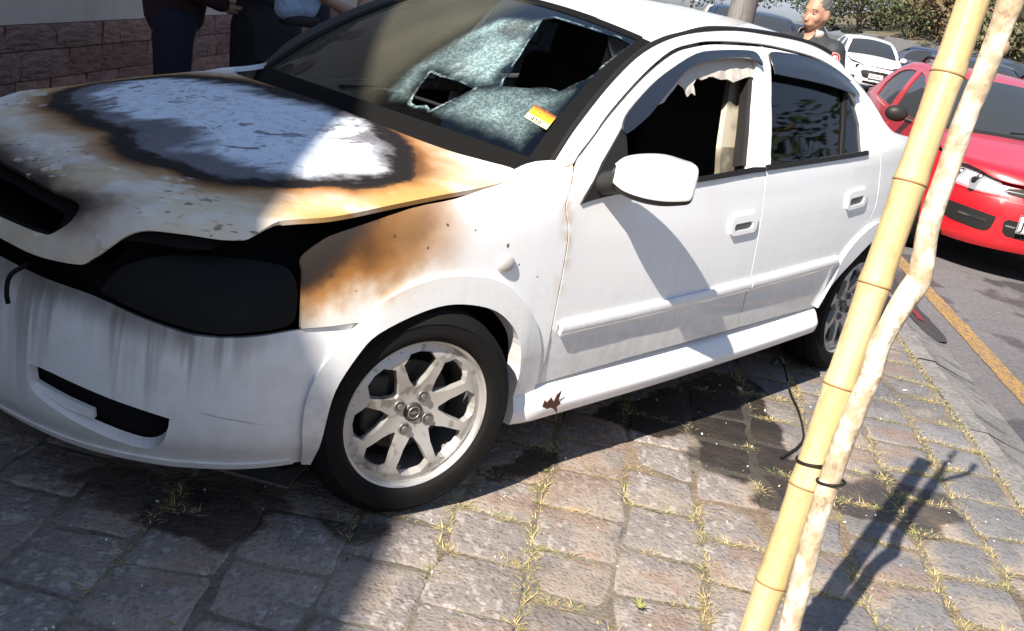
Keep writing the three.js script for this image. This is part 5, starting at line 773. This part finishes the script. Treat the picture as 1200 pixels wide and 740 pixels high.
// ================= OTHER CARS =================
const gprof = (u, x, y) => { const k = sm(.85, 1.15, u), f = y < .56 ? bprof(u, x, y) : lerp(bprof(u, x, y), hprof(u, x, y), sm(.56, .64, y)); return lerp(f, prof(u, x, y), k); };
function parkedCar(name, label, group, o) {
  const { t, q, y = -.086, turn = STREET, sc = [1, 1, 1], colour, cell = .07, front, rough = .3, glass = [.05, .055, .06], rails = false } = o;
  const pos = TQ(t, q, y), c = thing(name, pos, turn); tag(c, label, 'car', group);
  const P = phys(...colour, rough, { clearcoat: 1, clearcoatRoughness: .05 }), GL = phys(...glass, .03, { clearcoat: 0, transmission: .35, thickness: 0, ior: 1.5 });
  const add = (n, g, m, par = c) => mesh(n, g.translate(-1.28, 0, 0).scale(...sc), m, par), two = (n, g, m, par = c) => { const r = mirror(g); return [add(n, g, m, par), add(n, r, m, par)]; }, join = g => merge([g, mirror(g)]);
  const G2 = side(gprof), arc = (cx, r) => ellipse(cx, .29, r, r, 20, Math.PI, 0).concat([[cx + r, .29]]);
  const top = [[5.34, 1.0], [4.7, 1.02], [4.3, 1.03], [3.9, 1.01], [3.6, .985], [2.85, .93], [1.85, .925], [1.6, .915], [1.25, .845], [.98, .775], [.8, .75], [.5, .72], [.25, .71], [0, .705]];
  const low = [[0, .24], [.5, .22], [.95, .22], [1.0, .25], ...arc(1.345, .345), [1.75, .24], [3.5, .25], ...arc(3.94, .345), [4.35, .26], [5.0, .28], [5.34, .3]];
  const body = add('body', join(panel(G2, [...low, ...top], { cell, t: .02 })), P);
  const half = [[.10, 0], [.10, .3], [.115, .42], [.14, .5], [.17, .6], [.21, .68], [.4, .706], [.649, .727], [.921, .745], [1.084, .752], [1.20, .742], [1.276, .698], [1.235, .62], [1.195, .54], [1.17, .40], [1.165, .2], [1.172, 0]];
  const hc = sp(half, 2); add('hood', panel(hood, [...hc, ...hc.slice(1, -1).reverse().map(([s, z]) => [s, -z])], { cell: cell * .8, t: .02, s: -1 }), P);
  // greenhouse
  const Gl = [[1.80, .915], [1.852, .955], [1.928, 1.04], [2.013, 1.104], [2.197, 1.211], [2.376, 1.287], [2.515, 1.316], [2.655, 1.333], [2.891, 1.344], [3.081, 1.344], [3.333, 1.330], [3.488, 1.298], [3.605, 1.26], [3.754, 1.205], [3.935, 1.088], [4.05, 1.02], [3.6, .975], [2.85, .92], [1.85, .915]];
  const dF = [[1.93, .945], [2.04, 1.055], [2.21, 1.165], [2.36, 1.23], [2.52, 1.275], [2.655, 1.298], [2.80, 1.308], [2.79, 1.20], [2.76, 1.05], [2.745, .955]], dR = [[2.88, .965], [2.90, 1.15], [2.935, 1.306], [3.15, 1.308], [3.33, 1.290], [3.46, 1.258], [3.56, 1.20], [3.64, 1.11], [3.66, 1.01]];
  const gs = two('door_frame', panel(side(), Gl, { holes: [dF, dR], cell, t: .02 }), P);
  two('side_window', panel(side(prof, -.012), dF.map(([u, v]) => [lerp(u, 2.45, -.02), lerp(v, 1.12, -.03)]), { cell: .1, t: 0 }), GL); two('side_window', panel(side(prof, -.012), dR.map(([u, v]) => [lerp(u, 3.2, -.02), lerp(v, 1.12, -.03)]), { cell: .1, t: 0 }), GL);
  const wsE = b => wsMap(.004)(1.03, b), rE = x => roof(x, .553), Ga = Gl.slice(1, 13), Dl = [wsE(-.05), wsE(.10), wsE(.24), wsE(.52), wsE(.80), rE(1.10), rE(1.26), rE(1.5), rE(1.7), rE(1.95), rE(2.12), rE(2.27)];
  const g3 = sp(Ga.map(([u, v]) => side()(u, v)), 3), d3 = sp(Dl, 3); two('roof_rail', skin(g3.map((p, i) => [0, .3, .7, 1].map(k => [lerp(p[0], d3[i][0], k), lerp(p[1], d3[i][1], k) + .012 * Math.sin(Math.PI * k), lerp(p[2], d3[i][2], k) + .006 * Math.sin(Math.PI * k)]))), P);
  const fr = Array.from({ length: 13 }, (_, k) => { const a = -1.04 + 2.08 * k / 12; return [1.02 + .055 * a * a, .53 * a]; }), re = Array.from({ length: 13 }, (_, k) => { const a = 1 - 2 * k / 12; return [2.38 - .1 * a * a, .555 * a]; });
  add('roof', panel(roof, [...fr, ...re], { cell, t: .02, s: -1 }), P);
  add('windshield', panel(wsMap(0), [[-1, -.03], [1, -.03], [1, 1], [-1, 1]], { cell: .15, t: 0 }), GL);
  add('rear_window', panel(rwMap, [[-1, 0], [1, 0], [1, 1], [-1, 1]], { cell: .15, t: 0 }), GL);
  add('boot_lid', panel((a, z) => [a, 1.075 - .06 * sm(2.8, 3.45, a) ** 2 - .03 * (z / .68) ** 2, z], [[2.62, -.67], [2.70, 0], [2.62, .67], [2.8, .72], [3.1, .70], [3.26, .64], [3.38, .46], [3.42, 0], [3.38, -.46], [3.26, -.64], [3.1, -.70], [2.8, -.72]], { cell: .1, t: .05, s: -1 }), P);
  two('cowl', skin(Array.from({ length: 13 }, (_, k) => { const a = 1.03 * k / 12, p = wsMap(.004)(a, -.12), r = wsMap(.004)(a, .02); return [p, r]; })), M_TRIM);
  // inside and underneath
  add('underbody', merge([box(3.7, .3, 1.3, 1.3, .36, 0, .05), box(.6, .42, 1.1, -.36, .50, 0, .05), box(1.0, .3, 1.36, .35, .62, 0, .05)]), M_BLACK);
  const seat = z => merge([box(.5, .14, .48, 1.42, .55, z, .05), (() => { const g = box(.12, .62, .46, 0, .31, 0, .05); g.rotateZ(-.22); g.translate(1.64, .56, z); return g; })(), box(.09, .18, .25, 1.80, 1.2, z, .04)]);
  const fab = mat(.04, .04, .045, .9); for (const z of [.35, -.35]) add('seat', seat(z), fab); add('dashboard', box(.4, .2, 1.3, .66, .84, 0, .06), M_PLASTIC); add('rear_view_mirror', box(.03, .06, .22, 1.0, 1.235, 0, .015), mat(.35, .35, .36, .4));
  for (const [x, z, a] of [[.008, .80, 0], [2.606, .80, 0], [.008, -.80, Math.PI], [2.606, -.80, Math.PI]]) {
    const w = new THREE.Group(); w.name = 'wheel'; w.position.set((x - 1.28) * sc[0], .298 * sc[1], z * sc[2]); w.rotation.y = a; w.scale.setScalar(sc[1]); c.add(w); mesh('tyre', tyreGeo, M_RUBBER, w);
    const holes = Array.from({ length: 5 }, (_, k) => { const b = k * 1.2566, pt = (r, s) => [r * Math.cos(b) - s * Math.sin(b), r * Math.sin(b) + s * Math.cos(b)]; return [pt(.08, -.02), pt(.08, .02), pt(.165, .05), pt(.18, 0), pt(.165, -.05)]; }); mesh('rim', panel((a2, b2) => [a2, b2, -.012], ellipse(0, 0, .208, .208, 40), { holes, cell: .2, t: .03 }), M_ALLOY, w); const bk = new THREE.CircleGeometry(.2, 24); bk.translate(0, 0, -.09); mesh('brake_disc', bk, M_BLACK, w);
  }
  two('door_mirror', (() => { const g = new THREE.SphereGeometry(1, 16, 12); g.scale(.06, .068, .10); g.translate(.66, .96, .93); return merge([g, tube([[.62, .92, .78], [.64, .93, .85]], .022, 4, 6)]); })(), o.mirror || P);
  for (const z of [0, 1]) { const g = panel(side(prof, .012), rrect(2.64, .80, 2.80, .835, .012), { cell: .06, t: .01 }); add('door_handle', z ? mirror(g) : g, P); }
  two('tail_light', panel(side(prof, .004), rrect(4.60, .72, 4.95, .94, .03), { cell: .07, t: .01 }), phys(.4, .012, .012, .1));
  const F = (n, pts, m, off = .006, tt = .015, par = body) => two(n, panel(side(gprof, off), pts, { cell: .04, t: tt }), m, par);
  if (front) front({ F, add, two, c, body, P });
  if (rails) for (const s of [1, -1]) add('roof_bar', tube(Array.from({ length: 7 }, (_, k) => { const x = lerp(1.25, 2.2, k / 6), p = roof(x, .47 * s); return [x, p[1] + .045 - .04 * (k % 6 === 0 ? 1 : 0), .47 * s]; }), .014, 24, 6), M_TRIM);
  return c;
}
const M_LENS = phys(.62, .66, .70, .06, { clearcoat: 1, metalness: .25 }), M_CHROME = mat(.65, .65, .66, .18, { metalness: 1 });
function plate(par, add, y, x, txt, w = .40, h = .13) {
  const cv = document.createElement('canvas'); cv.width = 256; cv.height = 84; const k = cv.getContext('2d'); k.fillStyle = '#d8d8d6'; k.fillRect(0, 0, 256, 84); k.strokeStyle = '#222'; k.lineWidth = 4; k.strokeRect(3, 3, 250, 78); k.fillStyle = '#16161a'; k.font = 'bold 54px sans-serif'; k.textAlign = 'center'; k.fillText(txt, 128, 68);
  const T = new THREE.CanvasTexture(cv); T.colorSpace = THREE.SRGBColorSpace; const g = new THREE.BoxGeometry(.012, h, w); g.translate(x, y, 0); const u = g.attributes.uv; // face -x carries the print
  add('licence_plate', g, new THREE.MeshStandardMaterial({ map: T, roughness: .5 }), par);
}
// the red car on the road, facing up the street towards the viewer
parkedCar('red_car', 'bright red compact car with clear headlights on road beside kerb', null, {
  t: 4.83 + 2.03, q: 4.13, sc: [.94, 1.0, .96], colour: [.50, .008, .016], cell: .05, rough: .32, mirror: M_PLASTIC, rails: true, front: ({ F, add, two, c, body }) => {
    const hl = F('headlight', sp([[.30, .622], [.36, .68], [.46, .735], [.60, .775], [.75, .80], [.90, .805], [.945, .78], [.94, .68], [.88, .635], [.70, .618], [.5, .610], [.30, .622]], 3).slice(0, -1), phys(.80, .84, .88, .04, { transmission: .75, thickness: 0, clearcoat: 1 }), .022, .01);
    F('headlight_reflector', [[.33, .628], [.48, .725], [.66, .775], [.89, .79], [.92, .68], [.86, .642], [.5, .618]], mat(.85, .86, .88, .3, { metalness: .6, bumpMap: greyTex(128, 128, (u, v) => .5 + .5 * Math.sin(u * 160) * .5 + .3 * vn(u * 20, v * 20)), bumpScale: .01 }), .004, 0);
    for (const u of [.56, .74]) two('headlight_bulb', (() => { const g = new THREE.SphereGeometry(.042, 20, 14); g.scale(.55, 1, 1); g.translate(...side(gprof, -.006)(u, .692)); return g; })(), M_CHROME, body);
    F('grille', [[0, .698], [.20, .695], [.33, .675], [.36, .650], [.31, .640], [.15, .632], [0, .630]], M_TRIM, .006, .01); F('grille_bar', [[0, .668], [.33, .662], [.335, .655], [0, .660]], mat(.05, .05, .055, .4), .012, .01);
    F('lower_intake', sp([[.345, .465], [.50, .478], [.72, .490], [.80, .470], [.775, .40], [.70, .365], [.55, .352], [.41, .345], [.36, .38], [.345, .465]], 2).slice(0, -1), M_TRIM, .004, .01); F('intake_blade', [[.40, .425], [.62, .435], [.63, .423], [.40, .411]], M_CHROME, .010, .01);
    F('centre_intake', [[0, .465], [.26, .465], [.285, .44], [.275, .37], [.24, .345], [0, .338]], M_TRIM, .004, .01); F('intake_blade', [[0, .42], [.265, .425], [.265, .413], [0, .408]], M_CHROME, .010, .01);
    F('bumper_crease', [[0, .595], [.4, .592], [.8, .60], [.8, .594], [.4, .586], [0, .589]], mat(.25, .006, .01, .4), .003, .004);
    plate(body, add, .455, -.895, 'JQK 4178'); 
    add('wiper', tube([[.37, .985, -.05], [.42, 1.0, .2], [.5, .985, .5]].map(p => [p[0] - .03, p[1] + .015, p[2]]), .007, 16, 6), M_TRIM);
  }
});
const hatchFront = ({ F, add, body }) => { F('headlight', sp([[.50, .63], [.60, .68], [.80, .74], [1.0, .79], [.98, .72], [.85, .65], [.65, .61], [.50, .63]], 3).slice(0, -1), M_LENS); F('grille', sp([[0, .60], [.30, .60], [.42, .56], [.38, .47], [.30, .40], [0, .39]], 2), M_TRIM, .006, .02); F('grille_bar', [[0, .53], [.38, .52], [.38, .51], [0, .518]], M_CHROME, .014, .01); F('lower_intake', [[0, .33], [.30, .33], [.33, .27], [0, .26]], M_TRIM); F('fog_light', rrect(.55, .35, .72, .42, .03), M_TRIM); plate(body, add, .47, -.90, 'FKD 3052'); };
parkedCar('white_hatchback', 'white compact car with black grille parked farther down the road', null, { t: 29.2, q: 7.4, sc: [.92, 1.05, 1], colour: [.80, .80, .79], front: hatchFront });
const plainFront = ({ F, add, body }) => { F('headlight', sp([[.42, .64], [.60, .69], [.85, .74], [.97, .75], [.95, .66], [.75, .61], [.42, .61], [.42, .64]], 2).slice(0, -1), M_LENS); F('grille', [[0, .67], [.36, .66], [.36, .60], [0, .59]], M_TRIM, .006, .02); F('lower_intake', [[0, .40], [.5, .40], [.5, .30], [0, .29]], M_TRIM); plate(body, add, .47, -.90, 'DQE 7714'); };
parkedCar('dark_blue_car', 'dark navy car parked askew beyond the white hatchback near wall', null, { t: 30.5, q: 10.4 - .4, turn: STREET + 1.05, sc: [1, 1.05, 1], colour: [.018, .028, .06], front: plainFront });
parkedCar('black_suv', 'tall black car on the road directly behind the standing guard', null, { t: 26.5, q: 4.15, sc: [.95, 1.13, 1], colour: [.012, .014, .018], front: plainFront });
parkedCar('blue_van', 'deep blue car in the row behind the utility pole', null, { t: 37, q: 3.9, sc: [1, 1.16, 1], colour: [.012, .03, .09], front: plainFront });
parkedCar('silver_wagon', 'pale silver car with roof bars in the row behind utility pole', null, { t: 44, q: 4.0, sc: [1, 1.12, 1], colour: [.5, .51, .52], rails: true, front: plainFront });
parkedCar('grey_car', 'grey car at the far end of the parked row', null, { t: 44, q: 7.2, sc: [1, 1.05, 1], colour: [.10, .11, .12], front: plainFront });
parkedCar('black_hatchback', 'black car standing across the road behind the red car', null, { t: 20.5, q: 8.1, sc: [.95, 1.05, 1], colour: [.012, .013, .016], front: plainFront });
parkedCar('charcoal_wagon', 'charcoal car with roof bars by the retaining wall', null, { t: 25, q: 10.1, turn: STREET + .5, sc: [1, 1.12, 1], colour: [.03, .032, .036], rails: true, front: plainFront });
// pole and notice board down the pavement
{
  const o = thing('utility_pole', TQ(7.2, 1.86)); tag(o, 'grey concrete utility pole standing at the pavement edge', 'pole');
  const m = new THREE.MeshStandardMaterial({ map: kerbTex2, roughness: .9 }), pr = [[.135, 0], [.13, .4], [.115, 3], [.10, 7], [0, 7]].map(p => new THREE.Vector2(...p)); mesh('shaft', new THREE.LatheGeometry(pr, 28), m, o);
  mesh('cross_arm', box(1.6, .1, .1, 0, 6.5, .1), mat(.16, .12, .08, .9), o);
  const s = thing('notice_board', TQ(16, 1.55)); s.rotation.y = STREET - Math.PI / 2 ; tag(s, 'small white and yellow notice board on thin post down the pavement', 'sign');
  mesh('post', box(.06, 2.1, .06, 0, 1.05, 0), M_STEEL, s); mesh('board', box(.50, .30, .03, 0, 1.62, .05), mat(.75, .74, .70, .6), s); mesh('yellow_band', box(.50, .06, .006, 0, 1.52, .069), mat(.45, .38, .14, .7), s);
}
// ================= PEOPLE =================
function hand(w, dir, nrm, right, curl = .5, s = 1) { // palm along dir, palm faces nrm
  const d = V3(dir).normalize(), n = V3(nrm).addScaledVector(d, -V3(nrm).dot(d)).normalize(), sd = new THREE.Vector3().crossVectors(d, n).multiplyScalar(right), W = V3(w), at = (a, b, c) => W.clone().addScaledVector(d, a * s).addScaledVector(sd, b * s).addScaledVector(n, c * s).toArray();
  const bones = [[at(0, 0, 0), at(.03, 0, 0), .022, .026], [at(.03, .022, 0), at(.085, .026, 0), .015, .012], [at(.03, 0, 0), at(.09, .004, 0), .016, .013], [at(.03, -.022, 0), at(.08, -.026, 0), .015, .012]];
  [[.027, .082, .072], [.009, .09, .08], [-.010, .088, .074], [-.027, .08, .058]].forEach(([b, a0, len], i) => { let a = a0, c = 0, th = curl * .5; for (let j = 0; j < 3; j++) { const l = len * [.45, .32, .25][j], a1 = a + Math.cos(th) * l, c1 = c + Math.sin(th) * l; bones.push([at(a, b, c), at(a1, b * (1 + .03 * j), c1), .0092 - .0008 * j, .0085 - .001 * j]); a = a1; c = c1; th += curl; } });
  bones.push([at(.015, .024, .006), at(.05, .05, .02), .012, .0105], [at(.05, .05, .02), at(.082, .055, .034), .010, .0085]);
  const [lo, hi] = boxOf(bones, .01); return netMesh(fieldOf(bones, .006), lo, hi, .004);
}
function person(label, pos, turn, o) {
  const { H = 1.74, skinC = [.38, .21, .14], hairC = [.02, .016, .014], top, topC, legC, shoeC = [.03, .03, .03], arms, sleeve = 1, longHair = false, headTurn = 0, headTilt = 0, curl = .6, jacket = false, palmN } = o;
  const s = H / 1.75, S = a => a.map(v => v * s), g = thing('person', pos, turn); tag(g, label, 'person');
  const hip = .092, sh = o.sh || .18, skinM = new THREE.MeshPhysicalMaterial({ color: lin(...skinC), roughness: .55, sheen: .2 });
  const A = arms || [[[-sh, 1.42, 0], [-.25, 1.14, -.02], [-.26, .90, .06]], [[sh, 1.42, 0], [.25, 1.14, -.02], [.26, .90, .06]]];
  const L = o.legs || [[[-hip, .92, 0], [-.105, .50, .015], [-.115, .085, -.02]], [[hip, .92, 0], [.11, .50, .02], [.125, .085, -.01]]];
  const bones = [[S([0, .95, 0]), S([0, 1.15, 0]), .125 * s, .115 * s], [S([0, 1.15, 0]), S([0, 1.36, -.01]), .115 * s, .13 * s], [S([-sh * .8, 1.42, -.01]), S([sh * .8, 1.42, -.01]), .06 * s, .06 * s], [S([0, 1.42, -.01]), S([0, 1.56, .01]), .058 * s, .052 * s]];
  for (const a of A) bones.push([S(a[0]), S(a[1]), .047 * s, .039 * s], [S(a[1]), S(a[2]), .038 * s, .025 * s]);
  for (const l of L) { bones.push([S(l[0]), S(l[1]), .078 * s, .052 * s], [S(l[1]), S(l[2]), .052 * s, .034 * s], [S([l[2][0], .04, l[2][2] - .03]), S([l[2][0] * 1.1, .03, l[2][2] + .14]), .032 * s, .028 * s]); }
  // head in its own frame, eyes at half height
  const hc = [0, 1.64, .02], hf = [[[0, .015, -.012], [.074, .105, .092]], [[0, -.045, .022], [.056, .068, .062]], [[0, -.088, .045], [.024, .022, .024]], [[0, -.012, .075], [0, -.042, .098], .009, .014], [[-.03, .022, .068], [.03, .022, .068], .014, .014], [[-.035, -.03, .055], [-.03, -.032, .056], .022, .022], [[.035, -.03, .055], [.03, -.032, .056], .022, .022], [[0, -.066, .076], [.0, -.068, .077], .016, .016], [[-.02, -.066, .068], [.02, -.066, .068], .011, .011], [[-.077, -.012, -.012], [.012, .03, .02]], [[.077, -.012, -.012], [.012, .03, .02]], [[0, -.06, -.02], [0, -.15, -.03], .05, .05]];
  let head = blob(hf.map(b => b.length === 4 ? [S(b[0]), S(b[1]), b[2] * s, b[3] * s] : [S(b[0]), S(b[1])]), .018, .0055);
  const place = geo => { geo.rotateX(headTilt); geo.rotateY(headTurn); geo.translate(...S(hc)); return geo; };
  place(head);
  const hands = A.map((a, i) => hand(S(a[2]), V3(a[2]).sub(V3(a[1])).toArray(), palmN || [i ? -1 : 1, 0, 0], i ? -1 : 1, curl, s));
  mesh('body', merge([blob(bones, .035, .014), head, ...hands]), skinM, g);
  // hair cap
  const hairF = (x, y, z) => { const d = elld(x, y, z, S([0, .022, -.020]), S(longHair ? [.086, .108, .098] : [.0785, .1035, .093])); const cut = longHair ? Math.max(z - .045 * s, -(y + .16 * s)) : Math.max(-(y - (.02 + (z > 0 ? .036 * sm(0, .06, z) : -.055 * sm(0, -.05, z))) * s), z - .082 * s); return Math.max(d + .006 * (vn(x * 160, y * 160 + z * 90) - .5), cut); };
  mesh('hair', place(netMesh(hairF, S([-.12, -.2, -.15]), S([.12, .16, .13]), .0055)), mat(...hairC, .75), g);
  for (const e of [-1, 1]) { const w = new THREE.SphereGeometry(.0105 * s, 14, 10); w.scale(1.25, .62, 1); w.translate(e * .031 * s, -.004 * s, .0715 * s); const eye = mesh('eye', place(w), mat(.30, .25, .21, .4), g); const i = new THREE.SphereGeometry(.0055 * s, 10, 8); i.translate(e * .031 * s, -.004 * s, .0785 * s); mesh('iris', place(i), mat(.02, .012, .008, .2), eye); const b = tube([[e * .016, .020, .082], [e * .032, .025, .081], [e * .048, .020, .070]].map(S), .0042 * s, 8, 6); mesh('eyebrow', place(b), mat(...hairC, .8), g); }
  mesh('lips', place(tube([[-.021, -.062, .083], [0, -.060, .091], [.021, -.062, .083]].map(S), .0042 * s, 10, 6)), mat(skinC[0] * .75, skinC[1] * .5, skinC[2] * .5, .5), g);
  // trousers
  const tb = [[S([0, .98, 0]), S([0, 1.04, 0]), .142 * s, .132 * s]]; for (const l of L) tb.push([S([l[0][0], .93, l[0][2]]), S(l[1]), .098 * s, .07 * s], [S(l[1]), S([l[2][0], .07, l[2][2]]), .07 * s, .058 * s]);
  const fold = (bonesX, k, amp, fr) => { const f = fieldOf(bonesX, k); return (x, y, z) => f(x, y, z) + amp * (fbm(x * fr + 7, y * fr * .8 + z * fr, 3) - .5); };
  const [tl, th] = boxOf(tb, .05); mesh('trousers', netMesh(fold(tb, .03, .014, 11), [tl[0], S([0, .05, 0])[1], tl[2]], th, .014), legC, g);
  for (const l of L) mesh('shoe', blob([[S([l[2][0], .055, l[2][2] - .04]), S([l[2][0] * 1.12, .045, l[2][2] + .16]), .045 * s, .04 * s], [S([l[2][0], .09, l[2][2] - .03]), S([l[2][0], .05, l[2][2] + .04]), .045 * s, .045 * s]], .02, .012), mat(...shoeC, .6), g);
  // top
  const hem = o.hem ?? .88, fat = jacket ? .02 : .008, ub = [[S([0, hem + .14, 0]), S([0, 1.18, 0]), (.138 + fat) * s, (.126 + fat) * s], [S([0, 1.18, 0]), S([0, 1.36, -.008]), (.126 + fat) * s, (.136 + fat) * s], [S([-sh * .84, 1.415, -.01]), S([sh * .84, 1.415, -.01]), (.066 + fat * .7) * s, (.066 + fat * .7) * s], [S([0, hem + .05, 0]), S([0, hem + .14, 0]), (.14 + fat) * s, (.14 + fat) * s]];
  if (jacket) ub.push([S([0, 1.44, -.02]), S([0, 1.51, -.015]), .088 * s, .076 * s], [S([-.07, 1.20, 0]), S([-.08, 1.36, 0]), .12 * s, .115 * s], [S([.07, 1.20, 0]), S([.08, 1.36, 0]), .12 * s, .115 * s]); ub.push([S([0, 1.49, -.02]), S([-sh * .8, 1.43, -.01]), .05 * s, .055 * s], [S([0, 1.49, -.02]), S([sh * .8, 1.43, -.01]), .05 * s, .055 * s]);
  if (sleeve > 0) for (const a of A) { ub.push([S(a[0]), S(sleeve >= .5 ? a[1] : V3(a[0]).lerp(V3(a[1]), sleeve * 2).toArray()), (.058 + fat * .6) * s, (.05 + fat * .6) * s]); if (sleeve > .5) ub.push([S(a[1]), S(V3(a[1]).lerp(V3(a[2]), (sleeve - .5) * 2 * .93).toArray()), (.049 + fat * .6) * s, (.036 + fat * .6) * s]); }
  const [ul, uh] = boxOf(ub, .04), uf = fold(ub, .03, .016, 12), neck = [0, 1.53, .055];
  mesh(jacket ? 'jacket' : 'shirt', netMesh((x, y, z) => Math.max(uf(x, y, z), hem * s - y, jacket ? -elld(x, y, z, S([0, 1.54, .085]), S([.045, .085, .085])) : -elld(x, y, z, S(neck), S([.085, .055, .09]))), ul, uh, .013), top, g);
  return g;
}
const cloth = (r, g, b, k = 30) => mat(r, g, b, .92, { bumpMap: greyTex(64, 64, (u, v) => vn(u * k, v * k)), bumpScale: .001 });
// guard behind the car
{
  const jm = mat(.022, .025, .03, .7), p = [4.21, 0, -.56];
  const g = person('person in dark padded jacket with round red badge standing behind the sedan', p, Math.atan2(-.93, .02), { H: 1.615, top: jm, topC: 0, legC: cloth(.02, .022, .03), jacket: true, skinC: [.40, .215, .14], hairC: [.09, .085, .08], sleeve: 1, headTurn: -.12, headTilt: .06, hem: .82 });
  // shirt collar at the throat, badge on the chest
  const col = new THREE.TorusGeometry(.062, .017, 8, 28, Math.PI * 1.5); col.rotateX(Math.PI / 2); col.rotateY(-2.35); col.scale(1, 1.5, 1); col.translate(0, 1.395, .018); mesh('shirt_collar', col, cloth(.55, .45, .40), g);
  const cv = document.createElement('canvas'); cv.width = cv.height = 64; const x = cv.getContext('2d'); x.fillStyle = '#e6dcd8'; x.fillRect(0, 0, 64, 64); x.strokeStyle = '#b3202a'; x.lineWidth = 8; x.beginPath(); x.arc(32, 32, 25, 0, 7); x.stroke(); x.fillStyle = '#b3202a'; x.fillRect(27, 16, 10, 32); x.fillRect(20, 20, 24, 7); x.fillRect(22, 34, 20, 6);
  const T = new THREE.CanvasTexture(cv); T.colorSpace = THREE.SRGBColorSpace; const bd = new THREE.CylinderGeometry(.042, .042, .02, 24); bd.rotateX(Math.PI / 2); bd.rotateY(1.15); bd.translate(.205, 1.275, .07); mesh('badge', bd, new THREE.MeshStandardMaterial({ map: T, roughness: .7 }), g);
}
// three onlookers in the building's shade
{
  const face = Math.atan2(.588, .809);
  const a = person('person in navy jeans and dark maroon top standing by stone base wall', [.93, 0, -2.16], face + .5, { H: 1.70, top: cloth(.035, .012, .014), legC: cloth(.010, .013, .028), hem: .93, sleeve: 1, curl: .8, arms: [[[-.18, 1.42, 0], [-.25, 1.15, .0], [-.14, 1.06, .22]], [[.18, 1.42, 0], [.25, 1.15, .0], [.12, 1.08, .23]]], palmN: [0, 1, 0], legs: [[[-.092, .92, 0], [-.12, .50, .015], [-.14, .085, -.02]], [[.092, .92, 0], [.125, .50, .02], [.15, .085, -.01]]] });
  const b = person('person in charcoal jacket and black trousers holding a pale blue bag', [1.28, 0, -1.90], .1, { H: 1.76, top: cloth(.026, .027, .036), legC: cloth(.008, .008, .010), hem: .80, jacket: true, sleeve: 1, curl: .9, arms: [[[-.18, 1.42, 0], [-.28, 1.17, .10], [-.20, 1.11, .33]], [[.18, 1.42, 0], [.27, 1.16, .04], [.24, .95, .12]]], palmN: [0, 1, 0] });
  const c = person('person in pink sleeveless top raising one forearm beside the sedan', [1.72, 0, -1.50], 0, { H: 1.62, sh: .16, top: cloth(.55, .12, .30), legC: cloth(.03, .035, .06), hem: .80, sleeve: 0, longHair: true, skinC: [.36, .20, .135], curl: .9, arms: [[[-.165, 1.40, 0], [-.29, 1.18, .11], [-.51, 1.25, .10]], [[.165, 1.40, 0], [.22, 1.13, -.02], [.22, .9, .06]]], palmN: [0, 1, 0] });
  const bag = thing('folded_bag', [1.12, 1.10, -1.45], 0); tag(bag, 'pale blue folded bag held by the person in charcoal jacket', 'bag');
  const bf = fieldOf([[[-.07, .06, 0], [.07, .06, 0], .045, .05], [[-.06, .0, 0], [.06, .01, 0], .05, .045]], .03); mesh('bag_body', netMesh((x, y, z) => bf(x, y, z) + .014 * (fbm(x * 22, y * 22 + z * 14, 3) - .5), [-.15, -.08, -.1], [.15, .14, .1], .008), cloth(.32, .40, .52), bag); mesh('bag_base', box(.18, .05, .09, .02, -.05, 0, .02), M_PLASTIC, bag);
}
scene.traverse(o => { if (o.isMesh) { o.castShadow = true; o.receiveShadow = true; } });
renderer.render(scene, camera);
